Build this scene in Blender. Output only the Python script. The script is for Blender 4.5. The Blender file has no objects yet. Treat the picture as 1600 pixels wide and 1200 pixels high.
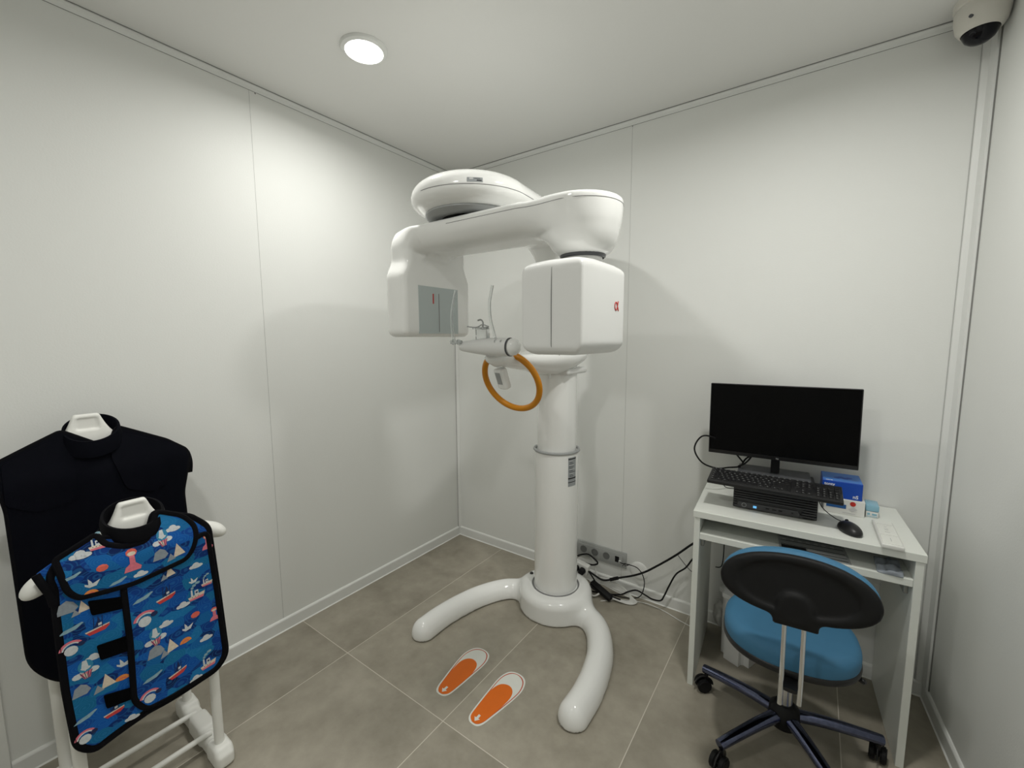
import bpy, bmesh, math, random
import numpy as np
from mathutils import Vector, Matrix, Euler
random.seed(7); np.random.seed(7)
PI = math.pi
SC = bpy.context.scene
COL = SC.collection

# ------------------------------------------------------------------ camera
CAM_F, CAM_YAW, CAM_PITCH, CAM_ROLL = 665.30, -0.6192, 0.1082, -0.0037
CAM_P = Vector((2.0862, -2.2490, 1.45))
_F = Vector((math.sin(CAM_YAW)*math.cos(CAM_PITCH), math.cos(CAM_YAW)*math.cos(CAM_PITCH), -math.sin(CAM_PITCH)))
_r = Vector((math.cos(CAM_YAW), -math.sin(CAM_YAW), 0)); _u = _r.cross(_F)
_R = _r*math.cos(CAM_ROLL) + _u*math.sin(CAM_ROLL); _U = -_r*math.sin(CAM_ROLL) + _u*math.cos(CAM_ROLL)
cam = bpy.data.cameras.new('camera'); cam.sensor_width = 36; cam.lens = CAM_F/1600*36; cam.clip_start = .01
camo = bpy.data.objects.new('camera', cam); COL.objects.link(camo)
camo.matrix_world = Matrix((( _R.x,_U.x,-_F.x,CAM_P.x),(_R.y,_U.y,-_F.y,CAM_P.y),(_R.z,_U.z,-_F.z,CAM_P.z),(0,0,0,1)))
SC.camera = camo

# ------------------------------------------------------------------ light and exposure
SC.view_settings.view_transform = 'Standard'; SC.view_settings.look = 'None'
SC.view_settings.gamma = 1; SC.view_settings.use_curve_mapping = False
SC.view_settings.exposure = -0.02
W = bpy.data.worlds.new('world'); SC.world = W; W.use_nodes = True
W.node_tree.nodes['Background'].inputs[0].default_value = (.8,.85,.9,1); W.node_tree.nodes['Background'].inputs[1].default_value = .3
H, RW, RS = 2.555, 2.524, 0.084      # room height, width, slant of the right wall
LAMP_COL = (1.0, .990, .945)
def area(name, loc, size, power, col=LAMP_COL, shape='DISK', rot=(0,0,0), sy=None, spread=180):
    l = bpy.data.lights.new(name, 'AREA'); l.energy = power; l.color = col; l.shape = shape; l.size = size
    if sy: l.size_y = sy
    l.spread = math.radians(spread)
    o = bpy.data.objects.new(name, l); COL.objects.link(o); o.location = loc; o.rotation_euler = rot
    return o
area('downlight_glow', (.605,-1.140,H-.016), .135, 8.2, spread=170)
area('downlight_glow', (2.02,-1.010,H-.016), .135, 11.0, spread=170)
area('downlight_glow', (1.31,-2.30,H-.016), .135, 7.6, spread=170)  # added fill lamp behind the camera, lifts the lower walls and floor

# ------------------------------------------------------------------ materials
class NT:
    def __init__(s, name):
        s.m = bpy.data.materials.new(name); s.m.use_nodes = True; s.t = s.m.node_tree; s.b = s.t.nodes['Principled BSDF']
    def n(s, typ, **kw):
        nd = s.t.nodes.new(typ)
        for k, v in kw.items(): setattr(nd, k, v)
        return nd
    def l(s, a, b): s.t.links.new(a, b)
    def math(s, op, a, b=None, c=None):
        nd = s.n('ShaderNodeMath', operation=op)
        for i, x in enumerate((a,b,c)):
            if x is None: continue
            if isinstance(x, (int,float)): nd.inputs[i].default_value = x
            else: s.l(x, nd.inputs[i])
        return nd.outputs[0]
    def mix(s, fac, a, b):
        nd = s.n('ShaderNodeMix', data_type='RGBA')
        for sock, x in ((nd.inputs[0],fac),(nd.inputs[6],a),(nd.inputs[7],b)):
            if isinstance(x, (int,float)): sock.default_value = x
            elif isinstance(x, tuple): sock.default_value = (*x[:3],1)
            else: s.l(x, sock)
        return nd.outputs[2]
    def pos(s): return s.n('ShaderNodeTexCoord').outputs['Object']
    def noise(s, scale, detail=3, vec=None, rough=.5):
        nd = s.n('ShaderNodeTexNoise'); nd.inputs['Scale'].default_value = scale; nd.inputs['Detail'].default_value = detail
        nd.inputs['Roughness'].default_value = rough
        s.l(vec if vec is not None else s.pos(), nd.inputs['Vector']); return nd.outputs['Fac']
    def bump(s, h, strength, dist=.001):
        nd = s.n('ShaderNodeBump'); nd.inputs['Strength'].default_value = strength; nd.inputs['Distance'].default_value = dist
        s.l(h, nd.inputs['Height']); s.l(nd.outputs[0], s.b.inputs['Normal'])
def mat(name, col, rough=.5, metal=0, var=.04, nscale=30, bump=0, bscale=200, coat=0, trans=0, spec=.5, ior=1.45, alpha=1, sheen=0):
    k = NT(name); b = k.b
    f = k.noise(nscale)
    a = tuple(c*(1-var) for c in col); c2 = tuple(min(1,c*(1+var)) for c in col)
    k.l(k.mix(f, a, c2), b.inputs['Base Color'])
    b.inputs['Roughness'].default_value = rough; b.inputs['Metallic'].default_value = metal
    b.inputs['Coat Weight'].default_value = coat; b.inputs['Transmission Weight'].default_value = trans
    b.inputs['Specular IOR Level'].default_value = spec; b.inputs['IOR'].default_value = ior; b.inputs['Alpha'].default_value = alpha
    b.inputs['Sheen Weight'].default_value = sheen
    if bump: k.bump(k.noise(bscale, 2), bump)
    return k.m
M = {}
M['wall'] = mat('wall_panel', (.80,.81,.785), .55, spec=.22, var=.012, nscale=3, bump=.25, bscale=160)
M['ceiling'] = mat('ceiling_paint', (.80,.80,.78), .5, var=.01, nscale=4, bump=.15, bscale=120)
M['trim'] = mat('trim_plastic', (.80,.81,.79), .35, var=.01)
M['gap'] = mat('joint_gap', (.24,.24,.23), .8)
M['joint'] = mat('panel_joint', (.50,.505,.49), .6)
M['seal'] = mat('white_sealant', (.86,.87,.84), .5)
M['gloss'] = mat('gloss_white', (.90,.905,.885), .13, var=.006, coat=.4)
M['satin'] = mat('satin_white', (.80,.805,.79), .28, var=.006)
M['dgrey'] = mat('dark_grey_plastic', (.075,.078,.085), .4)
M['mgrey'] = mat('mid_grey_plastic', (.36,.37,.37), .4)
M['black'] = mat('black_plastic', (.012,.012,.013), .38, bump=.1)
M['blackgloss'] = mat('black_screen', (.0008,.0008,.001), .22, var=.01, spec=.12)
M['rib'] = mat('grey_black_rib', (.045,.045,.048), .35)
M['navychrome'] = mat('dark_wrapped_chrome', (.13,.145,.23), .14, metal=1, var=.35, nscale=90)
M['rubber'] = mat('black_rubber', (.006,.006,.0065), .55, spec=.3)
M['panelgrey'] = mat('sensor_window', (.50,.56,.56), .12, var=.01)
M['seam'] = mat('seam_line', (.22,.22,.22), .6)
M['orange'] = mat('amber_ring', (.62,.235,.004), .38, var=.05)
M['clear'] = mat('clear_plastic', (.93,.95,.95), .06, trans=.85, var=.01)
M['desk'] = mat('white_laminate', (.80,.82,.77), .42, var=.015, nscale=60, bump=.05)
M['chrome'] = mat('chrome', (.75,.76,.78), .12, metal=1, var=.02)
M['alu'] = mat('brushed_metal', (.40,.40,.38), .35, metal=.7)
M['bluefab'] = mat('blue_upholstery', (.048,.175,.31), .62, var=.05, nscale=40, bump=.3, bscale=900)
M['red'] = mat('red_ink', (.55,.03,.02), .5)
M['ored'] = mat('orange_red_ink', (.72,.12,.03), .45)
M['sticker'] = mat('sticker_white', (.80,.81,.76), .4)
M['stickor'] = mat('sticker_orange', (.80,.16,.005), .45, var=.05)
M['stickpk'] = mat('sticker_line', (.55,.10,.05), .45)
M['navy'] = mat('navy_black_fabric', (.0012,.0016,.0045), .8, var=.2, nscale=12, bump=.3, bscale=700, spec=.12)
M['bind'] = mat('black_binding', (.0022,.0022,.0038), .75, bump=.3, bscale=900, spec=.15)
M['velcro'] = mat('black_velcro', (.0012,.0012,.0018), .95, bump=.5, bscale=1200, spec=.1)
M['rackwhite'] = mat('rack_white', (.84,.84,.80), .4, var=.01)
M['bluebox'] = mat('blue_card', (.006,.065,.43), .3, var=.1)
M['bluebox2'] = mat('light_blue_card', (.05,.20,.62), .3, var=.15)
M['card'] = mat('white_card', (.80,.80,.77), .35)
M['boxtext'] = mat('box_lettering', (.85,.87,.92), .4)
M['navyink'] = mat('blue_ink', (.02,.11,.33), .4)
M['cyan'] = mat('cyan_plastic', (.36,.66,.82), .25, trans=.25)
M['paper'] = mat('printed_sheet', (.42,.43,.43), .35)
M['paperw'] = mat('pale_sheet', (.62,.62,.62), .35)
M['ink'] = mat('black_ink', (.015,.015,.015), .5)
M['bag'] = mat('clear_bag', (.55,.60,.68), .12, trans=.55)
M['cabw'] = mat('white_cable', (.74,.74,.71), .45)
M['outlet'] = mat('outlet_grey', (.40,.41,.40), .35)
M['outletd'] = mat('outlet_dark', (.17,.175,.17), .4)
M['cctv'] = mat('camera_housing', (.72,.70,.64), .4)
M['dome'] = mat('smoked_dome', (.002,.002,.005), .08, spec=.3)
M['silver'] = mat('silver_label', (.45,.46,.48), .35)
M['lbl'] = mat('label_grey', (.33,.35,.36), .4)
k = NT('lamp_diffuser'); k.b.inputs['Base Color'].default_value = (1,1,1,1)
k.b.inputs['Emission Color'].default_value = (1,.97,.92,1); k.b.inputs['Emission Strength'].default_value = 9; M['lamp'] = k.m
k = NT('status_light'); k.b.inputs['Base Color'].default_value = (.1,.3,.5,1)
k.b.inputs['Emission Color'].default_value = (.15,.5,.9,1); k.b.inputs['Emission Strength'].default_value = .8; M['led'] = k.m
# floor: large concrete-look porcelain tiles
k = NT('concrete_tile'); p = k.pos(); sx = k.n('ShaderNodeSeparateXYZ'); k.l(p, sx.inputs[0])
u = k.math('DIVIDE', k.math('SUBTRACT', sx.outputs[0], .40), .6135); v = k.math('DIVIDE', k.math('SUBTRACT', sx.outputs[1], -1.205), 1.205)
def edge(q, size):
    fr = k.math('FRACT', q); return k.math('MULTIPLY', k.math('MINIMUM', fr, k.math('SUBTRACT', 1, fr)), size)
line = k.math('LESS_THAN', k.math('MINIMUM', edge(u,.6135), edge(v,1.205)), .0016)
cx = k.n('ShaderNodeCombineXYZ'); k.l(k.math('FLOOR', u), cx.inputs[0]); k.l(k.math('FLOOR', v), cx.inputs[1])
wn = k.n('ShaderNodeTexWhiteNoise', noise_dimensions='3D'); k.l(cx.outputs[0], wn.inputs['Vector'])
off = k.n('ShaderNodeVectorMath', operation='MULTIPLY_ADD'); k.l(wn.outputs['Color'], off.inputs[0]); off.inputs[1].default_value = (9,9,9); k.l(p, off.inputs[2])
n1 = k.noise(2.3, 6, off.outputs[0], .62); n2 = k.noise(14, 5, off.outputs[0], .6)
ramp = k.n('ShaderNodeValToRGB'); k.l(k.math('ADD', k.math('MULTIPLY', n1, .72), k.math('MULTIPLY', n2, .28)), ramp.inputs[0])
e = ramp.color_ramp.elements; e[0].position = .34; e[0].color = (.245,.222,.172,1); e[1].position = .66; e[1].color = (.43,.395,.325,1)
tone = k.math('MULTIPLY_ADD', wn.outputs['Value'], .12, .94)
hs = k.n('ShaderNodeHueSaturation'); k.l(tone, hs.inputs['Value']); k.l(ramp.outputs[0], hs.inputs['Color'])
k.l(k.mix(line, hs.outputs[0], (.62,.58,.50)), k.b.inputs['Base Color'])
k.l(k.math('MULTIPLY_ADD', n2, .2, .33), k.b.inputs['Roughness']); k.bump(n2, .12); M['floor'] = k.m
# kids' print ground: painted blue waves
k = NT('wave_print'); p = k.pos()
wob = k.n('ShaderNodeTexNoise'); wob.inputs['Scale'].default_value = 22; k.l(p, wob.inputs['Vector'])
va = k.n('ShaderNodeVectorMath', operation='MULTIPLY_ADD'); k.l(wob.outputs['Color'], va.inputs[0]); va.inputs[1].default_value = (.015,.015,.012); k.l(p, va.inputs[2])
mp = k.n('ShaderNodeMapping'); mp.inputs['Scale'].default_value = (3,24,34); k.l(va.outputs[0], mp.inputs[0])
vo = k.n('ShaderNodeTexVoronoi'); vo.inputs['Scale'].default_value = 1; k.l(mp.outputs[0], vo.inputs['Vector'])
sc = k.n('ShaderNodeSeparateColor'); k.l(vo.outputs['Color'], sc.inputs[0])
rp = k.n('ShaderNodeValToRGB'); k.l(sc.outputs[0], rp.inputs[0]); el = rp.color_ramp.elements
el[0].position = 0; el[0].color = (.001,.014,.09,1); el[1].position = 1; el[1].color = (.010,.17,.42,1)
for pos_, c_ in ((.3,(.003,.05,.27,1)),(.55,(.004,.10,.42,1)),(.8,(.006,.14,.30,1))):
    x_ = el.new(pos_); x_.color = c_
ring = k.math('SINE', k.math('MULTIPLY', vo.outputs['Distance'], 42)); st = k.noise(420, 2, p)
fac = k.math('MULTIPLY', k.math('GREATER_THAN', k.math('ADD', ring, k.math('MULTIPLY', st, 1.6)), 1.35), .28)
k.l(k.mix(fac, rp.outputs[0], (.03,.22,.52)), k.b.inputs['Base Color']); k.b.inputs['Roughness'].default_value = .6; k.b.inputs['Specular IOR Level'].default_value = .2
k.bump(k.noise(700,2), .25); M['print'] = k.m
for nm, c_ in dict(pw=(.62,.66,.68), pcream=(.72,.62,.50), pred=(.60,.05,.05), ppink=(.72,.18,.24), porange=(.78,.27,.06), pcoral=(.75,.14,.10),
                   pteal=(.03,.24,.42), pgrey=(.28,.32,.36), pnavy=(.006,.02,.09), plight=(.25,.42,.50)).items():
    M[nm] = mat('print_'+nm[1:], c_, .55, var=.22, nscale=160)

# ------------------------------------------------------------------ helpers
def link(name, me, parent=None, smooth=None):
    o = bpy.data.objects.new(name, me); COL.objects.link(o)
    if parent is not None:
        o.parent = parent
        if parent.type == 'EMPTY': o.matrix_parent_inverse = Matrix.Translation(-Vector(parent.location))
    return o
XF = [Matrix.Identity(4)]
def obj(name, bm, m, parent=None, smooth=40, keep=False):
    bm.transform(XF[0])
    if not keep: bmesh.ops.recalc_face_normals(bm, faces=bm.faces[:])
    me = bpy.data.meshes.new(name); bm.to_mesh(me); bm.free()
    for x in (m if isinstance(m, (list,tuple)) else [m]): me.materials.append(M[x])
    if smooth:
        me.polygons.foreach_set('use_smooth', [True]*len(me.polygons))
        a = math.radians(smooth)
        b2 = bmesh.new(); b2.from_mesh(me)
        for ed in b2.edges:
            if len(ed.link_faces) == 2 and ed.calc_face_angle(0) > a: ed.smooth = False
        b2.to_mesh(me); b2.free()
    return link(name, me, parent)
def tag(o, label, cat, group=None):
    o['label'] = label; o['category'] = cat
    if group: o['group'] = group
    return o
def thing(name, label, cat, loc, group=None):
    o = bpy.data.objects.new(name, None); COL.objects.link(o); o.empty_display_size = .05
    o.location = XF[0] @ Vector(loc); return tag(o, label, cat, group)
def struct(o): o['kind'] = 'structure'; return o
def B(): return bmesh.new()
def box(bm, x0,x1,y0,y1,z0,z1, bev=0, seg=2, mi=0, mx=None):
    t = bmesh.new()
    r = bmesh.ops.create_cube(t, size=1)
    bmesh.ops.transform(t, matrix=Matrix.Translation(((x0+x1)/2,(y0+y1)/2,(z0+z1)/2)) @ Matrix.Diagonal((abs(x1-x0),abs(y1-y0),abs(z1-z0),1)), verts=t.verts)
    if bev: bmesh.ops.bevel(t, geom=t.edges[:], offset=bev, segments=seg, affect='EDGES', profile=.5)
    if mx is not None: t.transform(mx)
    return join(bm, t, mi)
def join(bm, t, mi=0):
    for f in t.faces: f.material_index = mi
    me = bpy.data.meshes.new('tmp'); t.to_mesh(me); t.free(); bm.from_mesh(me); bpy.data.meshes.remove(me); return bm
def cyl(bm, p0, p1, r0, r1=None, seg=24, bev=0, mi=0, cap=True):
    r1 = r0 if r1 is None else r1; p0 = Vector(p0); p1 = Vector(p1); d = p1-p0
    t = bmesh.new(); bmesh.ops.create_cone(t, cap_ends=cap, segments=seg, radius1=r0, radius2=r1, depth=d.length)
    if bev: bmesh.ops.bevel(t, geom=[e for e in t.edges if len(e.link_faces)==2 and e.calc_face_angle(0) > 1], offset=bev, segments=3, affect='EDGES')
    t.transform(Matrix.Translation((p0+p1)/2) @ d.to_track_quat('Z','Y').to_matrix().to_4x4()); return join(bm, t, mi)
def catmull(P, n=8, closed=False):
    P = [Vector(p) for p in P]; out = []; N = len(P)
    for i in range(N if closed else N-1):
        g = lambda j: P[j % N] if closed else P[max(0,min(N-1,j))]
        a,b,c,d = g(i-1),g(i),g(i+1),g(i+2)
        for s in range(n):
            t = s/n; out.append(.5*((2*b)+(c-a)*t+(2*a-5*b+4*c-d)*t*t+(3*b-a-3*c+d)*t**3))
    if not closed: out.append(P[-1])
    return out
def tube(bm, P, r, seg=10, n=8, closed=False, smooth=True, mi=0, flat=None, up=(0,0,1)):
    pts = catmull(P, n, closed) if smooth else [Vector(p) for p in P]; N = len(pts); rings = []
    prev = None
    for i, p in enumerate(pts):
        t = (pts[(i+1)%N]-pts[i-1]) if closed else (pts[min(i+1,N-1)]-pts[max(i-1,0)])
        t.normalize()
        if flat is not None: a = Vector(flat) - t*t.dot(Vector(flat))
        else:
            a = prev if prev is not None else (Vector((0,0,1)) if abs(t.z) < .9 else Vector((1,0,0)))
            a = a - t*a.dot(t)
        a.normalize(); b = t.cross(a); prev = a
        rr = r(i/(N-1)) if callable(r) else r
        ra, rb = rr if isinstance(rr, tuple) else (rr, rr)
        rings.append([bm.verts.new(p + a*ra*math.cos(2*PI*k/seg) + b*rb*math.sin(2*PI*k/seg)) for k in range(seg)])
    for i in range(N if closed else N-1):
        A, Bq = rings[i], rings[(i+1)%N]
        for k in range(seg):
            f = bm.faces.new((A[k],A[(k+1)%seg],Bq[(k+1)%seg],Bq[k])); f.material_index = mi
    if not closed:
        for rg in (rings[0], rings[-1]):
            f = bm.faces.new(rg); f.material_index = mi
    return bm
def lathe(bm, prof, c, seg=48, mi=0, axis=None):
    """prof: (radius, height) pairs about a vertical axis at c"""
    t = bmesh.new(); rings = []
    for r, z in prof:
        rings.append([t.verts.new((0,0,z))] if r < 1e-6 else [t.verts.new((r*math.cos(2*PI*k/seg), r*math.sin(2*PI*k/seg), z)) for k in range(seg)])
    for A, Bq in zip(rings, rings[1:]):
        for k in range(seg):
            k2 = (k+1)%seg
            if len(A) == 1 and len(Bq) == 1: continue
            if len(A) == 1: t.faces.new((A[0],Bq[k],Bq[k2]))
            elif len(Bq) == 1: t.faces.new((A[k],A[k2],Bq[0]))
            else: t.faces.new((A[k],A[k2],Bq[k2],Bq[k]))
    mx = Matrix.Translation(c)
    if axis is not None: mx = mx @ Vector(axis).to_track_quat('Z','Y').to_matrix().to_4x4()
    t.transform(mx); return join(bm, t, mi)
def prism(bm, poly, fn, d, bev=0, mi=0, seg=2):
    """poly in 2D; fn maps (a,b,c) to 3D where c runs 0..d"""
    t = bmesh.new(); a = [t.verts.new((x,y,0)) for x,y in poly]; f = t.faces.new(a)
    r = bmesh.ops.extrude_face_region(t, geom=[f]); bmesh.ops.translate(t, vec=(0,0,d), verts=[v for v in r['geom'] if isinstance(v, bmesh.types.BMVert)])
    if bev: bmesh.ops.bevel(t, geom=[e for e in t.edges if abs(e.verts[0].co.z-e.verts[1].co.z) < 1e-7], offset=bev, segments=seg, affect='EDGES')
    for v in t.verts: v.co = Vector(fn(*v.co))
    bmesh.ops.triangulate(t, faces=[f for f in t.faces if len(f.verts) > 4])
    return join(bm, t, mi)
def text_bm(s, size, mx, depth=.0006, bold=False):
    cu = bpy.data.curves.new('t','FONT'); cu.body = s; cu.size = size; cu.extrude = depth/2; cu.align_x = 'LEFT'; cu.resolution_u = 3
    if bold: cu.offset = size*.02
    o = bpy.data.objects.new('t', cu); COL.objects.link(o); bpy.context.view_layer.update()
    me = bpy.data.meshes.new_from_object(o.evaluated_get(bpy.context.evaluated_depsgraph_get()))
    t = bmesh.new(); t.from_mesh(me); t.transform(mx); bpy.data.meshes.remove(me); bpy.data.objects.remove(o); bpy.data.curves.remove(cu); return t
def basis(o, x, y, z=None):
    x = Vector(x).normalized(); y = Vector(y).normalized(); z = x.cross(y)
    return Matrix(((x.x,y.x,z.x,o[0]),(x.y,y.y,z.y,o[1]),(x.z,y.z,z.z,o[2]),(0,0,0,1)))

# ---- smooth blended solids: signed distance field -> surface nets
def smin(a, b, k): h = np.clip(.5+.5*(b-a)/k, 0, 1); return b*(1-h)+a*h-k*h*(1-h)
def smax(a, b, k): return -smin(-a, -b, k)
def rbox(X,Y,Z, c, h, r):
    qx=np.abs(X-c[0])-h[0]+r; qy=np.abs(Y-c[1])-h[1]+r; qz=np.abs(Z-c[2])-h[2]+r
    return np.sqrt(np.maximum(qx,0)**2+np.maximum(qy,0)**2+np.maximum(qz,0)**2)+np.minimum(np.maximum(qx,np.maximum(qy,qz)),0)-r
def caps(X,Y,Z, a, b, r0, r1=None, sz=1):
    r1 = r0 if r1 is None else r1; a=np.array(a,float); b=np.array(b,float); d=b-a
    d2=(d*d).sum(); t=np.clip(((X-a[0])*d[0]+(Y-a[1])*d[1]+(Z-a[2])*d[2])/d2,0,1)
    return np.sqrt((X-a[0]-t*d[0])**2+(Y-a[1]-t*d[1])**2+((Z-a[2]-t*d[2])/sz)**2)-(r0+(r1-r0)*t)
def sdf(name, f, lo, hi, h, m, parent=None):
    ax = [np.arange(lo[i], hi[i]+h, h) for i in range(3)]
    X,Y,Z = np.meshgrid(*ax, indexing='ij'); V = f(X,Y,Z); S = V < 0; n = V.shape
    c = np.zeros((n[0]-1,n[1]-1,n[2]-1)); cnt = c.copy(); P = np.zeros(c.shape+(3,))
    def sl(d): return tuple(slice(d[i], n[i]-1+d[i]) for i in range(3))
    cor = [(i,j,k) for i in (0,1) for j in (0,1) for k in (0,1)]
    for a in cor:
        for axn in range(3):
            if a[axn]: continue
            b = list(a); b[axn] = 1; va, vb = V[sl(a)], V[sl(b)]; ch = (va < 0) != (vb < 0)
            t = np.where(ch, va/np.where(ch, va-vb, 1), 0)
            for q in range(3): P[...,q] += np.where(ch, a[q]+(t if q == axn else 0), 0)
            cnt += ch
    act = cnt > 0; idx = -np.ones(c.shape, int); idx[act] = np.arange(act.sum())
    I = np.argwhere(act); vs = (I + P[act]/cnt[act][:,None])*h + np.array(lo)
    F = []
    for axn in range(3):
        o1, o2 = (axn+1)%3, (axn+2)%3
        d = [0,0,0]; e_ = [0,0,0]; e_[axn] = 1
        A = S[tuple(slice(0, n[i]-e_[i]) for i in range(3))]; Bq = S[tuple(slice(e_[i], n[i]) for i in range(3))]
        ch = np.argwhere(A != Bq); ch = ch[(ch[:,o1] > 0)&(ch[:,o2] > 0)&(ch[:,o1] < n[o1]-1)&(ch[:,o2] < n[o2]-1)]
        fl = A[tuple(ch.T)]
        def at_(s1, s2): q = ch.copy(); q[:,o1] -= s1; q[:,o2] -= s2; return idx[tuple(q.T)]
        Q = np.stack([at_(1,1),at_(0,1),at_(0,0),at_(1,0)],1); Q[~fl] = Q[~fl][:,::-1]; F.append(Q)
    F = np.concatenate(F)
    ev = lambda v: f(v[:,0],v[:,1],v[:,2])
    for _ in range(3):
        e1 = h*.05; g = np.stack([(ev(vs+np.eye(3)[q]*e1)-ev(vs-np.eye(3)[q]*e1))/(2*e1) for q in range(3)],1)
        g2 = np.maximum((g*g).sum(1), .05); stp = g*(ev(vs)/g2)[:,None]; L_ = np.linalg.norm(stp, axis=1)
        stp *= np.minimum(1, h*.6/np.maximum(L_,1e-9))[:,None]; vs = vs - stp
    me = bpy.data.meshes.new(name); me.from_pydata(vs.tolist(), [], F.tolist()); me.update()
    me.polygons.foreach_set('use_smooth', [True]*len(me.polygons)); me.materials.append(M[m] if isinstance(m,str) else m)
    me.transform(XF[0])
    return link(name, me, parent)

# ================================================================== THE ROOM
def wall(name, x0,x1,y0,y1,z0,z1, m='wall', mx=None, **kw):
    bm = B(); box(bm, x0,x1,y0,y1,z0,z1, mx=mx, **kw); return struct(obj(name, bm, m, smooth=None))
RWX = lambda y: RW - RS*y
bm = B(); box(bm, -.12,3.1,-3.12,.12,-.08,0); struct(obj('floor', bm, 'floor', smooth=None))
wall('ceiling', -.12,3.1,-3.12,.12,H,H+.08, 'ceiling')
wall('wall_left', -.12,0,-3.12,.12,0,H)
wall('wall_back', 0,RW+.2,0,.12,0,H)
bm = B(); prism(bm, [(RW,0),(RW+.12,0),(RWX(-3.12)+.12,-3.12),(RWX(-3.12),-3.12)], lambda a,b,c:(a,b,c), H); struct(obj('wall_right', bm, 'wall', smooth=None))
wall('wall_front', 0,3.1,-3.12,-3.0,0,H)
bm = B(); box(bm, 0,.006,-2.253,-2.183,0,2.12,.002,1); box(bm, 0,.006,-3.0,-2.183,2.05,2.12,.002,1); box(bm, 0,.006,-3.0,-2.94,0,2.05,.002,1); struct(obj('trim_15', bm, 'seal', smooth=None))
d1 = struct(bpy.data.objects.new('door_1', None)); COL.objects.link(d1); d1.location = (0,-2.6,0)
bm = B(); box(bm, .0005,.004,-2.938,-2.255,.008,2.045,.001,1); obj('door_leaf', bm, 'satin', d1, smooth=None)
bm = B(); cyl(bm, (.004,-2.31,1.02),(.05,-2.31,1.02), .009, seg=16); cyl(bm, (.05,-2.302,1.02),(.05,-2.43,1.02), .009, seg=16); obj('door_handle', bm, 'alu', d1)
# panel joints and profiles
bm = B(); box(bm, 0,.0008,-1.2956,-1.2944,.058,H); struct(obj('trim_1', bm, 'joint', smooth=None))
bm = B(); box(bm, 1.2496,1.2508,-.0008,0,.058,H); struct(obj('trim_2', bm, 'joint', smooth=None))
def cove(name, poly, fn, d): bm = B(); prism(bm, poly, fn, d, mi=0); return struct(obj(name, bm, 'trim', smooth=30))
pr = [(0,0),(.016,0),(.016,-.003),(.009,-.005),(.005,-.009),(.004,-.022),(0,-.022)]
cove('trim_3', pr, lambda a,b,c:(a, -3.0+c, H+b-.002), 3.0)
cove('trim_4', pr, lambda a,b,c:(c, -a, H+b-.002), RW)
cove('trim_5', pr, lambda a,b,c:(RWX(-c)-a, -c, H+b-.002), 3.0)
for nm, P0, P1 in (('trim_6',(.001,-3,H-.0235),(.001,0,H-.0235)), ('trim_7',(0,-.001,H-.0235),(RW,-.001,H-.0235)),
                   ('trim_8',(.018,-3,H-.001),(.018,-.018,H-.001)), ('trim_9',(.018,-.018,H-.001),(RW,-.018,H-.001))):
    bm = B(); cyl(bm, P0, P1, .0016, seg=6); struct(obj(nm, bm, 'gap'))
# vertical corner profiles
bm = B(); prism(bm, [(RW,0),(RW-.030,0),(RW-.028,-.005),(RW-.012,-.012),(RW-.006,-.052),(RW+.004,-.052)], lambda a,b,c:(a,b,c), H-.06-.04)
o = obj('trim_10', bm, 'trim', smooth=30); o.location.z = .06; struct(o)
bm = B(); box(bm, RW-.0320,RW-.0304,-.0015,0,.06,H-.04); struct(obj('trim_11', bm, 'joint', smooth=None))
bm = B(); prism(bm, [(RW-.0105,-.0135),(RW-.0065,-.0145),(RW+.0045,-.056),(RW+.0020,-.056)], lambda a,b,c:(a,b,c+.06), H-.1); struct(obj('trim_12', bm, 'gap', smooth=None))
bm = B(); prism(bm, [(0,0),(.018,0),(.018,-.004),(.004,-.018),(0,-.018)], lambda a,b,c:(a,b,c+.058), H-.1); struct(obj('trim_13', bm, 'trim', smooth=30))
bm = B(); cyl(bm, (.0045,-.019,.06),(.0045,-.019,H-.04), .0013, seg=6); struct(obj('trim_14', bm, 'gap'))
# baseboards with a bead of white sealant
def base(nm, poly, mxf, L_):
    bm = B(); prism(bm, [(0,0),(.010,0),(.010,.054),(.008,.058),(0,.058)], mxf, L_, mi=0)
    prism(bm, [(0,.058),(.0075,.058),(.0045,.0615),(0,.0625)], mxf, L_, mi=1); prism(bm, [(.010,0),(.0145,0),(.012,.0035),(.010,.0045)], mxf, L_, mi=1)
    return struct(obj(nm, bm, ['trim','seal'], smooth=None))
base('baseboard_left', 0, lambda a,b,c:(a,-2.182+c,b), 2.182)
base('baseboard_back', 0, lambda a,b,c:(c,-a,b), RW)
base('baseboard_right', 0, lambda a,b,c:(RWX(-c)-a,-c,b), 3.0)
base('baseboard_front', 0, lambda a,b,c:(c,-3.0+a,b), 2.75)
# little fixing screws on the cove
for i,(x,y,z) in enumerate(((.004,-1.27,H-.03),(1.252,-.008,H-.03))):
    bm = B(); cyl(bm, (x,y,z-.001),(x+.003,y-.003,z), .0025, seg=8); struct(obj('trim_%d'%(16+i), bm, 'gap'))

# downlights
def downlight(x, y, label, grp='recessed downlights in the ceiling'):
    t = thing('ceiling_downlight', label, 'ceiling light', (x,y,H), grp)
    bm = B(); lathe(bm, [(.070,-.014),(.074,-.015),(.084,-.010),(.087,-.003),(.087,.0),(.070,.0),(.070,-.014)], (x,y,H)); obj('bezel', bm, 'trim', t)
    bm = B(); lathe(bm, [(0,-.0135),(.0695,-.0135),(.0695,-.001),(0,-.001)], (x,y,H)); obj('diffuser', bm, 'lamp', t)
downlight(.605,-1.140, 'round lit downlight in the white ceiling, upper left of the room')
downlight(2.02,-1.010, 'round lit downlight in the ceiling above the photographer, outside the frame')
downlight(1.31,-2.30, 'added round fill light in the ceiling behind the photographer, outside the frame')  # unseen fixture made up to house the added fill lamp

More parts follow.
